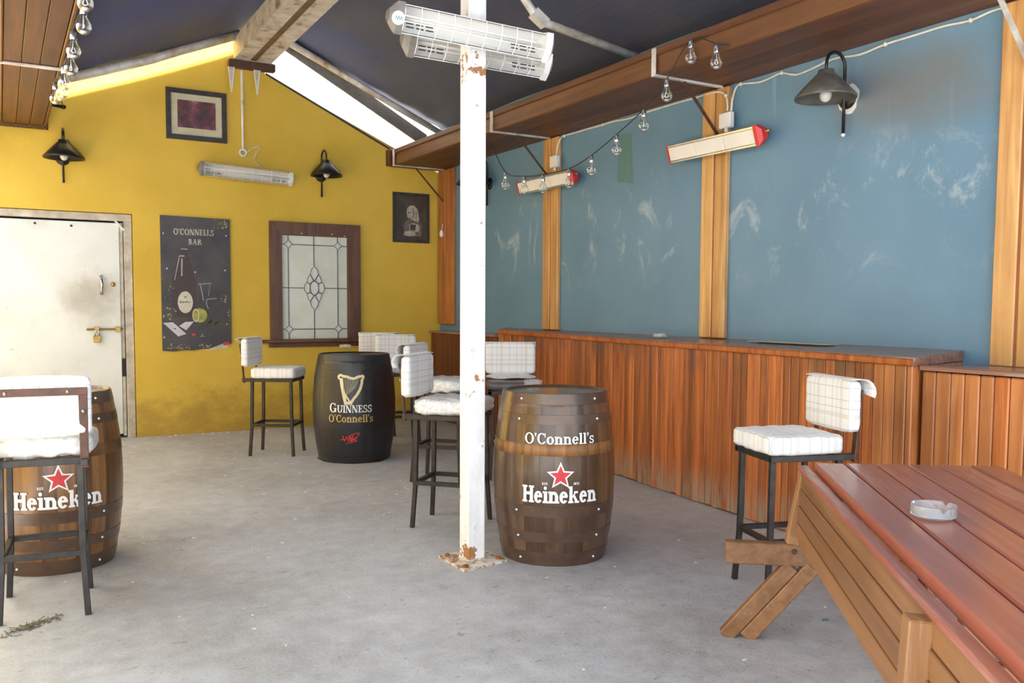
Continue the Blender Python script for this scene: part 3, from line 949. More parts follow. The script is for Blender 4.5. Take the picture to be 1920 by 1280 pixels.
def stool(xy, ang, label, seat='plaid', flap=1, scale=1.0, back='plaid', seed=0):
    t = thing('bar_stool', (xy[0], xy[1], 0), label, 'bar stool', 'tall bar stools with padded backs', math.radians(ang - 90))
    t.scale = (scale,) * 3
    for sx in (-1, 1):
        for sy in (-1, 1):
            part(('leg', sx, sy), 'leg', lambda: MB().bar((sx * (SW - .004), sy * (SD - .006), .67), (sx * SW, sy * SD, .255), .026, .026, (0, 1, 0), .002)
                 .bar((sx * SW, sy * SD, .262), (sx * (SW + .014), sy * (SD + .016), 0.0), .025, .025, (0, 1, 0), .002), M['iron'], t)
    for sy in (-1, 1):
        part(('ry', sy), 'stretcher', lambda: MB().box(-SW, SW, sy * SD - .012, sy * SD + .012, .262, .288, .002), M['iron'], t)
        part(('rx', sy), 'stretcher', lambda: MB().box(sy * SW - .012, sy * SW + .012, -SD, SD, .262, .288, .002), M['iron'], t)
    part('seat_frame', 'seat_frame', lambda: MB().box(-.185, -.158, -.255, .20, .665, .695, .002).box(.158, .185, -.255, .20, .665, .695, .002)
         .box(-.185, .185, .173, .20, .664, .694, .002).box(-.185, .185, -.19, -.165, .664, .694, .002), M['iron'], t)
    if seat == 'plaid':
        part('seatp%d' % (seed % 2), 'seat_cushion', lambda: MB().rbox(.405, .40, .10, (0, .018, .742), 10, (18, 18, 6), .0022, seed), M['plaid_xy'], t, True)
    elif seat == 'satin':
        part('seats%d' % (seed % 2), 'seat_cushion', lambda: MB().rbox(.43, .41, .105, (0, .018, .744), 5.5, (22, 22, 6), .006, seed), M['satin'], t, True, 'white satin seat cover')
    else:
        part('seatb', 'seat_cushion', lambda: MB().rbox(.40, .40, .07, (0, .018, .732), 7, (10, 10, 4), .0, 0), M['vinyl'], t, True, 'bare grey seat pad')
        mb = MB()
        n = 12
        for i in range(n + 1):
            for j in range(5):
                u = i / n
                mb.v.append((-.20 + .40 * u, -.215 + .055 * j * (.5 + .7 * math.sin(3.1 * u)), .778 + .03 * math.sin(3.14 * u) * (1 - j / 4) + .006 * math.sin(9 * u + j)))
        for i in range(n):
            for j in range(4):
                a = i * 5 + j
                mb.f.append((a, a + 5, a + 6, a + 1))
        part('seatcloth', 'loose_cloth', lambda: mb, M['satin'], t, True, 'white cloth slipped off the seat')
    for sx in (-1, 1):
        part(('upr', sx), 'back_upright', lambda: MB().bar((sx * .172, -.238, .655), (sx * .172, -.268, 1.0), .034, .009, (0, 1, 0), .002), M['iron_brown'], t)
        part(('scr', sx), 'screw', lambda: MB().lathe([(.001, .006), (.007, .004), (.009, 0)], 8, (sx * .115, -.276, .985), 'Y', M=Matrix.Identity(4)) if False else MB().sphere((sx * .115, -.274, .985), .008, 8, 5), M['steel'], t)
        part(('scr2', sx), 'screw', lambda: MB().sphere((sx * .172, -.268, .90), .008, 8, 5), M['steel'], t)
    part('toprail', 'back_rail', lambda: MB().box(-.19, .19, -.273, -.263, .97, 1.002, .002), M['iron_brown'], t)
    part('backp%d' % (seed % 3), 'back_cushion', lambda: MB().rbox(.405, .062, .262, (0, -.226, .922), 16, (16, 6, 12), .0018, seed + 5), M['plaid_xz'], t, True)
    if not flap: return t
    # the loose cover folded over the top of the back
    mb = MB()
    n, m = 14, 7
    rnd = random.Random(seed)
    ph = rnd.uniform(0, 6)
    ext = .03 if flap == 1 else .055
    for i in range(n + 1):
        u = i / n
        for j in range(m + 1):
            v = j / m
            x = (-.207 + .414 * u) * (1 + .02 * v)
            if flap == 2 and u > .6: x += (u - .6) * .10 * v
            if flap == 3 and u < .4: x -= (.4 - u) * .10 * v
            if v < .5:
                y, z = -.20 - (.066 if flap == 1 else .085) * (v / .5), 1.0515 + .005 * math.sin(3.1 * v / .5)
            else:
                w = (v - .5) / .5
                cor = 1.0
                if flap == 2: cor = .35 + 1.0 * u
                if flap == 3: cor = 1.35 - u
                y, z = (-.266 if flap == 1 else -.285) - .016 * math.sin(3.1 * w) - .01 * math.sin(14 * u + ph) * w, 1.0515 - ext * w * cor * (1 + .12 * math.sin(11 * u + ph))
            mb.v.append((x, y, z))
    for i in range(n):
        for j in range(m):
            a = i * (m + 1) + j
            mb.f.append((a, a + 1, a + m + 2, a + m + 1))
    o = link('cover_flap', mb.mesh('cover_flap', True), M['plaid_xz'], t, local=True)
    md = o.modifiers.new('thick', 'SOLIDIFY'); md.thickness = .003
    return t


stool((.150, 4.39), 84, 'bar stool seen from behind at the left edge, satin seat', 'satin', 0, seed=1)
stool((2.15, 7.92), -33, 'plaid bar stool left of the black barrel', 'plaid', 3, seed=2)
stool((3.40, 8.62), -112, 'plaid bar stool against the yellow wall under the window', 'plaid', 1, seed=3)
stool((3.37, 7.98), -104, 'plaid bar stool close behind the right side of the black barrel', 'plaid', 1, seed=4)
stool((2.95, 6.12), -45, 'satin seated bar stool behind the one beside the white post', 'satin', 2, seed=5)
stool((2.395, 4.845), -46, 'satin seated bar stool just behind the white post', 'satin', 2, seed=6)
stool((3.49, 6.00), -118, 'bar stool with bare grey seat behind the middle brown barrel', 'bare', 1, seed=7)
stool((3.262, 2.945), 162, 'plaid bar stool in front of the bar beside the red table', 'plaid', 3, scale=.97, seed=8)

# ================================================================== lettering
def rect(x0, y0, x1, y1):
    n = max(1, int((x1 - x0) / .25))
    return [[(x0 + (x1 - x0) * i / n, y0), (x0 + (x1 - x0) * (i + 1) / n, y0), (x0 + (x1 - x0) * (i + 1) / n, y1), (x0 + (x1 - x0) * i / n, y1)] for i in range(n)]


def arc(cx, cy, rx, ry, tx, ty, a0, a1, n=14):
    o = []
    for i in range(n):
        q = []
        for a, k in ((i, 1), (i + 1, 1), (i + 1, 0), (i, 0)):
            an = math.radians(a0 + (a1 - a0) * a / n)
            q.append((cx + (rx - (0 if k else tx)) * math.cos(an), cy + (ry - (0 if k else ty)) * math.sin(an)))
        o.append(q)
    return o


def glyph(ch, w=.20, t=.085, s=.09, st=.085):
    """slab / bracket serif letters, cap height 1 -> (quads, advance)"""
    x = .70

    def stem(a, top, bl=1, br=1, tl=1, tr=1):
        q = rect(a, 0, a + w, top)
        if bl or br: q += rect(a - s * bl, 0, a + w + s * br, st)
        if tl or tr: q += rect(a - s * tl, top - st, a + w + s * tr, top)
        return q
    if ch == ' ': return [], .35
    if ch == '.': return arc(.12, .11, .11, .11, .11, .11, 0, 360, 10), .26
    if ch == "'": return [[(.06, .70), (.14, .70), (.20, 1.0), (.02, 1.0)]], .24
    if ch == 'H': return stem(.09, 1) + stem(.62, 1) + rect(.29, .45, .62, .45 + t * 1.4), .93
    if ch == 'I': return stem(.09, 1), .40
    if ch == 'i': return stem(.09, x, 1, 1, 1, 0) + arc(.19, .89, .115, .11, .115, .11, 0, 360, 10), .40
    if ch == 'l': return stem(.09, 1, 1, 1, 1, 0), .40
    if ch == 'n':
        return stem(.09, x, 1, 1, 1, 0) + arc(.42, x - .24, .24 + w * .2, .24, w, t * 1.3, 0, 150, 10) + rect(.46 + w * .2, 0, .46 + w * .2 + w, x - .24) + rect(.46 + w * .2 - s, 0, .46 + w * 1.2 + s, st), .72 + w * .4
    if ch == 'e': return arc(.34, x / 2, .32, x / 2 + .01, w, t, 8, 325, 18) + rect(.16, x / 2 - .02, .64, x / 2 + t * .9), .68
    if ch == 'o': return arc(.35, x / 2, .34, x / 2 + .01, w, t, 0, 360, 20), .72
    if ch == 'k':
        return stem(.09, 1, 1, 1, 1, 0) + [[(.29, .26), (.29, .38), (.52, x - .04), (.66, x - .04)], [(.36, .40), (.50, .50), (.78, .06), (.56, .06)]] + rect(.44, x - st, .76, x) + rect(.50, 0, .86, st), .86
    if ch == 's':
        return arc(.28, x * .73, .25, x * .28, w * .75, t * 1.1, 25, 275, 12) + arc(.28, x * .28, .26, x * .285, w * .75, t * 1.1, -155, 92, 12) + rect(.44, x - .24, .50, x) + rect(.03, 0, .09, .22), .58
    if ch == 'S':
        return arc(.33, .74, .28, .27, w * .8, t * 1.1, 25, 275, 14) + arc(.33, .265, .30, .275, w * .8, t * 1.1, -155, 92, 14) + rect(.53, .70, .59, 1.0) + rect(.03, 0, .09, .30), .70
    if ch == 'C': return arc(.44, .5, .42, .51, w, t, 42, 318, 20) + rect(.72, .62, .79, 1.0) + rect(.72, .12, .78, .28), .86
    if ch == 'G': return arc(.44, .5, .42, .51, w, t, 42, 325, 20) + rect(.72, .66, .78, 1.0) + rect(.64, .06, .64 + w, .44) + rect(.54, .38, .64 + w + .07, .44 + .02), .96
    if ch == 'O': return arc(.47, .5, .46, .51, w, t, 0, 360, 24), .96
    if ch == 'U': return rect(.09, .3, .09 + w, 1) + rect(0, 1 - st, .18 + w, 1) + rect(.66, .3, .66 + w * .6, 1) + rect(.56, 1 - st, .76 + w * .6, 1) + arc(.375 + w * .3, .33, .285 + w * .3, .34, w, t, 180, 360, 12), .90
    if ch == 'N': return rect(.09, 0, .09 + t, 1) + rect(.70, 0, .70 + t, 1) + [[(.06, 1), (.06 + w * 1.15, 1), (.70 + t, 0), (.70 + t - w * 1.15, 0)]] + rect(0, 0, .18 + t, st * .8) + rect(.60, 1 - st * .8, .80 + t, 1) + rect(-.02, 1 - st * .8, .2, 1), .92
    if ch == 'E': return stem(.09, 1, 1, 0, 1, 0) + rect(.2, 0, .64, t) + rect(.2, 1 - t, .60, 1) + rect(.2, .46, .50, .46 + t) + rect(.58, 0, .66, .26) + rect(.54, .76, .62, 1) + rect(.46, .36, .52, .66), .72
    if ch == 'L': return stem(.09, 1) + rect(.2, 0, .60, t) + rect(.54, 0, .62, .30), .68
    if ch == 'B': return stem(.09, 1, 1, 0, 1, 0) + arc(.36, .745, .27, .255, w, t, -90, 90, 12) + arc(.38, .27, .31, .27, w, t, -90, 90, 12) + rect(.25, 1 - t, .38, 1) + rect(.25, .48, .38, .48 + t) + rect(.25, 0, .40, t), .76
    if ch == 'R': return stem(.09, 1) + arc(.38, .735, .28, .265, w, t, -90, 90, 12) + rect(.25, 1 - t, .40, 1) + rect(.25, .46, .40, .46 + t) + [[(.40, .48), (.58, .48), (.84, 0), (.62, 0)]] + rect(.60, 0, .90, st), .88
    if ch == 'A': return [[(.06, 0), (.06 + t, 0), (.46, 1), (.38, 1)], [(.36, 1), (.36 + w * .9, 1), (.84, 0), (.84 - w * 1.1, 0)]] + rect(.22, .30, .62, .30 + t) + rect(-.02, 0, .26, st) + rect(.58, 0, .94, st), .92
    if ch == 'T': return rect(.28, 0, .28 + w, 1) + rect(.02, 1 - t, .74, 1) + rect(.18, 0, .38 + w, st), .78
    if ch == '1': return rect(.16, 0, .16 + w, 1) + rect(.04, 0, .48, st), .52
    if ch == '8': return arc(.3, .745, .25, .255, w * .8, t, 0, 360, 14) + arc(.3, .27, .28, .27, w * .8, t, 0, 360, 14), .62
    if ch == '7': return rect(.04, 1 - t * 1.4, .56, 1) + [[(.16, 0), (.16 + w, 0), (.56, 1 - t), (.42, 1 - t)]], .60
    if ch == '3': return arc(.26, .745, .26, .255, w * .8, t, -90, 150, 12) + arc(.26, .27, .28, .27, w * .8, t, -150, 90, 12), .60
    return rect(.05, 0, .4, .7), .5


def text(sv, width, cap, style=None, track=.02, first=None):
    """quads centred on u=0 with baseline v=0; first = larger first letter"""
    st = dict(w=.20, t=.085, s=.09, st=.085)
    st.update(style or {})
    pen, out = 0.0, []
    for i, ch in enumerate(sv):
        k = first if (first and i == 0) else 1.0
        q, adv = glyph(ch, **st)
        out += [[(pen + u * k, v * k) for u, v in p] for p in q]
        pen += adv * k + track
    pen -= track
    kx = width / pen
    return [[((u - pen / 2) * kx, v * cap) for u, v in p] for p in out]


def star(r, k=.40, n=5):
    o = []
    P_ = []
    for i in range(2 * n):
        a = math.radians(90 + i * 180 / n)
        rr = r if i % 2 == 0 else r * k
        P_.append((rr * math.cos(a), rr * math.sin(a)))
    for i in range(2 * n):
        o.append([(0, 0), P_[i], P_[(i + 1) % (2 * n)]])
    return o


def strokes(pts, w):
    o = []
    for (a, b) in zip(pts[:-1], pts[1:]):
        dx, dy = b[0] - a[0], b[1] - a[1]
        L = math.hypot(dx, dy) or 1
        nx_, ny_ = -dy / L * w / 2, dx / L * w / 2
        o.append([(a[0] - nx_, a[1] - ny_), (b[0] - nx_, b[1] - ny_), (b[0] + nx_, b[1] + ny_), (a[0] + nx_, a[1] + ny_)])
    return o


def shift(q, du, dv): return [[(u + du, v + dv) for u, v in p] for p in q]


# ================================================================== barrels
def barrel(c, r0, r1, h, label, kind, face):
    t = thing('barrel', (c[0], c[1], 0), label, 'barrel', 'upright cask tables')

    def R(z): return r0 + (r1 - r0) * (1 - ((z - h * .5) / (h * .5)) ** 2)
    n = 24
    wd = M['black_barrel'] if kind == 'black' else (M['barrel'] if kind == 'brown' else M['barrel_old'])
    hp_ = M['black_barrel'] if kind == 'black' else M['hoop']
    da = 2 * math.pi / n
    mb = MB()
    nz, na = 12, 3
    ga = .0035
    for side in range(2):
        for k in range(nz + 1):
            z = h * k / nz
            for i in range(na + 1):
                a = -da / 2 + da * i / na
                edge = (i == 0 or i == na)
                rr = R(z) - (.0025 if edge else 0) - (.014 if side else 0)
                mb.v.append((rr * math.cos(a), rr * math.sin(a), z))
    o_ = (nz + 1) * (na + 1)
    for k in range(nz):
        for i in range(na):
            a = k * (na + 1) + i
            mb.f.append((a, a + 1, a + na + 2, a + na + 1))
            mb.f.append((o_ + a, o_ + a + na + 1, o_ + a + na + 2, o_ + a + 1))
    for i in range(na):
        a = nz * (na + 1) + i
        mb.f.append((a, a + 1, o_ + a + 1, o_ + a))
        mb.f.append((i + 1, i, o_ + i, o_ + i + 1))
    me = mb.mesh('stave', True)
    me.materials.append(wd)
    for k in range(n):
        s_ = bpy.data.objects.new('stave', me)
        COL.objects.link(s_)
        s_.parent = t
        s_.rotation_euler = (0, 0, da * (k + .37))
    hoops = [(.0, .075), (.13, .185), (.265, .325), (.745, .795), (.845, .902)]
    if kind == 'black': hoops = [(.0, .06), (.26, .30), (.70, .735), (.80, .84), (.875, .925)]
    hoops = [(a, min(b, h)) for a, b in hoops]
    ht_ = .0007 if kind == 'black' else .0016
    for a, b in hoops:
        pr = [(R(a) - .002, a), (R(a) + ht_, a + .001), (R((a + b) / 2) + ht_, (a + b) / 2), (R(b) + ht_, b - .001), (R(b) - .002, b)]
        hm = ob('hoop', MB().lathe(pr[:2], 48).lathe(pr[1:4], 48).lathe(pr[3:], 48), hp_, t, True, local=True)
        if kind != 'black':
            for d_ in (-42, 40, 130, -130):
                an = face + math.radians(d_)
                zz = (a + b) / 2
                ob('rivet', MB().sphere(((R(zz) + .004) * math.cos(an), (R(zz) + .004) * math.sin(an), zz), .006, 8, 5), M['paint_white'], hm, local=True)
    if kind != 'black':
        a, b = .585, .645
        pr = [(R(a) - .002, a), (R(a) + .0012, a + .001), (R((a + b) / 2) + .0014, (a + b) / 2), (R(b) + .0012, b - .001), (R(b) - .002, b)]
        ob('bare_band', MB().lathe(pr, 48), M['barrel_bare'], t, True, 'lighter bare band where a hoop is missing', local=True)
    # head of boards
    rh = R(h) - .014
    nb_ = 6
    for k in range(nb_):
        x0, x1 = -rh + 2 * rh * k / nb_ + .001, -rh + 2 * rh * (k + 1) / nb_ - .001
        pts = []
        xs = [x0 + (x1 - x0) * q / 4 for q in range(5)]
        for x_ in xs: pts.append((x_, -math.sqrt(max(0, rh * rh - x_ * x_))))
        for x_ in reversed(xs): pts.append((x_, math.sqrt(max(0, rh * rh - x_ * x_))))
        pts = [p for i, p in enumerate(pts) if i == 0 or abs(p[0] - pts[i - 1][0]) + abs(p[1] - pts[i - 1][1]) > 1e-5]
        ca, sa = math.cos(.5), math.sin(.5)
        o = ob('head_board', MB().prism(pts, h - .04, h - .010, lambda u, v, w: (u, v, w)), M['black_barrel'] if kind == 'black' else M['barrel_head'], t, local=True)
        o.rotation_euler = (0, 0, .5)

    def put(nm, qs, mat, z0, eps=.005, lab=None, parent=t):
        f_ = lambda u, v: ((R(z0 + v) + eps) * math.cos(face + u / R(z0 + v)), (R(z0 + v) + eps) * math.sin(face + u / R(z0 + v)), z0 + v)
        return ob(nm, MB().quads(qs, f_), mat, parent, lab is None and False, lab, local=True)
    return t, put


FAT = dict(w=.24, t=.13, s=.085, st=.12)
b1, put = barrel((2.605, 4.009), .281, .330, .902, 'dark brown barrel right of the white post with star and white lettering', 'brown', math.atan2(-4.009, -2.605) + math.radians(6))
put('lettering', text("O'Connell's", .375, .056), M['paint_white'], .648, lab="white O'Connell's lettering")
put('lettering', text('Heineken', .40, .088, FAT, .0), M['paint_white'], .345, .0055, "white Heineken lettering")
put('star_border', star(.074, .46), M['paint_white'], .485, .0045)
put('red_star', star(.056, .43), M['paint_red'], .485, .006, 'red star')
put('lettering', shift(text('EST.', .032, .012, dict(w=.26, t=.16)), -.078, 0), M['paint_white'], .440)
put('lettering', shift(text('1873', .032, .012, dict(w=.26, t=.16)), .082, 0), M['paint_white'], .440)
b2, put = barrel((2.682, 7.368), .306, .360, .925, 'glossy black barrel with gold harp and lettering', 'black', math.atan2(-7.368, -2.682) + math.radians(-5))
put('lettering', text('GUINNESS', .365, .062, dict(w=.19, t=.075), .0, 1.28), M['paint_white'], .445, lab='white Guinness lettering')
put('lettering', text("O'Connell's", .385, .064), M['paint_gold'], .362, lab="gold O'Connell's lettering")
harp = strokes([(-.100, .222), (-.092, .240), (-.076, .236), (-.060, .228), (-.03, .226), (0, .212), (.03, .208), (.06, .222), (.084, .228), (.100, .224)], .021)
harp += strokes([(-.092, .238), (-.104, .226), (-.098, .206), (-.086, .208)], .015) + strokes([(.090, .232), (.108, .232), (.108, .210), (.094, .200)], .016)
harp += strokes([(-.080, .212), (-.070, .14), (-.054, .06), (-.040, .0)], .026)
harp += strokes([(.096, .205), (.093, .165), (.078, .115), (.052, .070), (.025, .038), (.004, .004)], .022)
harp += strokes([(-.052, .002), (.016, .004)], .026) + strokes([(-.060, .10), (-.022, .040), (-.002, .010)], .015)
put('harp', harp, M['paint_cream'], .522, lab='gold harp emblem')
hs = []
for k in range(9):
    u = -.060 + k * .0165
    hs += strokes([(u, .215), (u * .55 - .022 + k * .002, .045 + k * .010)], .0026)
put('harp_strings', hs, M['paint_cream'], .522, .0055)
sg = strokes([(-.09, .03), (-.06, .035), (-.07, .07), (-.05, .02), (-.035, .06), (-.02, .02), (-.005, .065), (.0, .015), (.02, .07), (.01, .02), (.045, .055), (.03, .025), (.065, .075), (.07, .09), (.03, .085), (-.02, .06), (.04, .03), (.05, .02), (-.03, .005), (-.04, .0)], .007)
put('signature', sg, M['paint_red'], .180, lab='red scrawled signature')
b3, put = barrel((.229, 5.136), .272, .323, .905, 'worn brown barrel with red star behind the left stool', 'old', math.atan2(-5.136, -.229) + math.radians(2))
put('lettering', text('Heineken', .415, .088, FAT, .0), M['paint_white'], .345, .0055, 'white Heineken lettering')
put('star_border', star(.074, .46), M['paint_white'], .490, .0045)
put('red_star', star(.056, .43), M['paint_red'], .490, .006, 'red star')
put('lettering', shift(text('EST.', .032, .012, dict(w=.26, t=.16)), -.078, 0), M['paint_white'], .445)
put('lettering', shift(text('1873', .032, .012, dict(w=.26, t=.16)), .082, 0), M['paint_white'], .445)
put('lettering', text("O'Connell's", .375, .056), M['paint_white'], .648)
rgp = [((.312 + .018 * math.sin(k * .7) * math.sin(k * .33 + 1)) * math.cos(k * math.pi / 24) + 2.682, (.316 + .018 * math.sin(k * .7) * math.sin(k * .33 + 1)) * math.sin(k * math.pi / 24) + 7.368) for k in range(48)]
ob('rust_stain', MB().prism(rgp, 0, .0012, lambda u, v, w: (u, v, w)), M['rust'], floor, label='rust stain under the black barrel')


# ================================================================== ashtrays
def ashtray(p, r, h, label, n=30):
    mb = MB()
    rings = [(r * .86, 0.0), (r, .006), (r, h), (r * .86, h), (r * .80, .010), (.001, .009)]
    for q, (rr, z) in enumerate(rings):
        for k in range(n):
            a = 2 * math.pi * k / n
            zz = z
            if q in (2, 3) and k % 10 == 0: zz = h * .62
            mb.v.append((rr * math.cos(a), rr * math.sin(a), zz))
    for q in range(len(rings) - 1):
        for k in range(n):
            k2 = (k + 1) % n
            mb.f.append((q * n + k, q * n + k2, (q + 1) * n + k2, (q + 1) * n + k))
    mb.f.append(tuple(range(n))[::-1])
    o = ob('ashtray', mb, M['glass'])
    o.location = Vector([float(v) for v in p])
    return tag(o, label, 'ashtray', 'clear glass ashtrays')


ashtray(onz(647, 652, .904), .058, .034, 'clear glass ashtray on the black barrel')
q = onz(1000, 724, .882)
ashtray(q, .054, .038, 'clear glass ashtray on the middle brown barrel')
q = onz(1750, 968, .752)
ashtray(q, .062, .036, 'clear glass ashtray on the red table')
q = onx(1237, 636, 4.33)
ashtray((4.33, q[1], 1.1175), .055, .028, 'clear glass ashtray on the bar top')

# ================================================================== red slatted table and its bench
T0 = (2.736, 2.344, 0)
TR = math.atan2(-.775, -.632)
tb = thing('picnic_table', T0, 'red stained slatted wooden table in the right foreground', 'table', rz=TR)
for k in range(6):
    x0 = -.0105 * k
    ob('plank', MB().box(x0, 2.45, .0 + k * .1175, .1105 + k * .1175, .708, .75, .006), M['table'], tb, local=True)
for x in (.30, 1.25, 2.1):
    ob('cross_batten', MB().box(x, x + .07, .03, .67, .655, .707, .004), M['bench'], tb, local=True)
for x in (.95, 2.04):
    for s_ in (-1, 1):
        ob('leg', MB().bar((x, .40 + s_ * .12, .70), (x, .44 + s_ * .16, .0), .05, .09, (0, 1, 0), .004), M['bench_z'], tb, local=True)
    ob('leg_brace', MB().box(x - .02, x + .02, .30, .54, .28, .36, .004), M['bench'], tb, local=True)
be = thing('bench', T0, 'wooden bench with boarded back standing along the red table', 'bench', rz=TR)
nbz = 4
for k in range(nbz):
    z0 = .432 + k * .0675
    n0 = .056 - .0055 * k
    ob('back_board', MB().box(-.055, 1.985, -n0, -n0 + .02, z0, z0 + .0665, .0025), M['bench'], be, local=True)
ob('top_rail', MB().box(-.085, 2.01, -.050, -.010, .7035, .724, .005), M['table'], be, local=True)
for x in (-.100, 1.575):
    near = x > 0
    ob('post', MB().bar((x, -.094 if near else -.062, .0 if near else .398), (x, -.060 if near else -.010, .692), .058, .052, (0, 1, 0), .004), M['bench_z'], be, local=True)
x = -.100
ob('seat_beam', MB().box(x - .024, x + .024, -.325, .02, .310, .400, .004), M['bench'], be, local=True)
ob('beam_bolt', MB().sphere((x + .026, -.055, .372), .011, 8, 5), M['iron_brown'], be, local=True)
for q in (0, 1):
    f0 = .318 - q * .082
    ob('leg', MB().bar((x + .004 * q, -f0, .0), (x + .004 * q, -f0 + .258, .310), .044, .062, (0, -1, 0), .005), M['bench'], be, local=True)

# ================================================================== wall lamps
def lamp(loc, rz, label, mat, outr=.20, rim=.18, tube_mat=None):
    t = thing('wall_lamp', loc, label, 'wall lamp', 'gooseneck wall lamps', rz)
    bm_ = M['black_iron']
    ob('back_plate', MB().lathe([(.001, .024), (.05, .022), (.062, .012), (.064, 0)], 20, (0, 0, 0), 'Y'), bm_, t, True, local=True)
    pts = [(0, -.034, -.215), (0, -.034, .12)]
    hw = (outr - .034) / 2
    for k in range(0, 9):
        a = math.pi * k / 8
        pts.append((0, -.034 - hw + hw * math.cos(a), .185 + hw * .95 * math.sin(a)))
    pts.append((0, -outr, .13))
    ob('arm', MB().tube(pts, .010, 8), bm_, t, True, local=True)
    ob('finial', MB().sphere((0, -.034, -.222), .013, 8, 6), M['white_metal'] if mat == 'grey_lamp' else bm_, t, True, local=True)
    pr = [(.03, .150), (.045, .146), (.05, .128), (.085, .092), (.13, .045), (rim, -.012), (rim, -.026), (rim - .006, -.024), (.124, .036), (.08, .082), (.02, .12)]
    ob('shade', MB().lathe(pr, 28, (0, -outr, 0)), M[mat], t, True, local=True)
    ob('bulb', MB().sphere((0, -outr, -.002), .036, 12, 8, 1.2), M['frosted'], t, True, local=True)
    ob('lamp_holder', MB().lathe([(.02, .12), (.02, .045), (.014, .03)], 12, (0, -outr, 0)), M['white_metal'], t, True, local=True)
    return t


lamp((.560, YB, 2.73), 0, 'black gooseneck lamp on the yellow wall above the white door', 'black_iron')
lamp((3.095, YB, 2.76), 0, 'black gooseneck lamp on the yellow wall above the leaded window', 'black_iron', .20, .17)
lamp((-.17, YB, 2.88), 0, 'black gooseneck lamp cut off by the left edge', 'black_iron', .20, .17)
lamp((XW, 3.71, 2.632), -math.pi / 2, 'dusty grey gooseneck lamp on the blue wall', 'grey_lamp')
lamp((XW, 8.28, 2.64), -math.pi / 2, 'black gooseneck lamp on the blue wall behind the white post', 'black_iron')
rr = []
for k in range(16):
    a = 2 * math.pi * k / 16
    rr.append((3.71 + .082 * math.cos(a) * (1 + .12 * math.sin(5 * a)), 2.632 + .088 * math.sin(a) * (1 + .15 * math.sin(3 * a + 1))))
ob('chipped_paint', MB().prism(rr, XW - .0015, XW, lambda u, v, w: (w, u, v)), M['white_far'], wall_right)


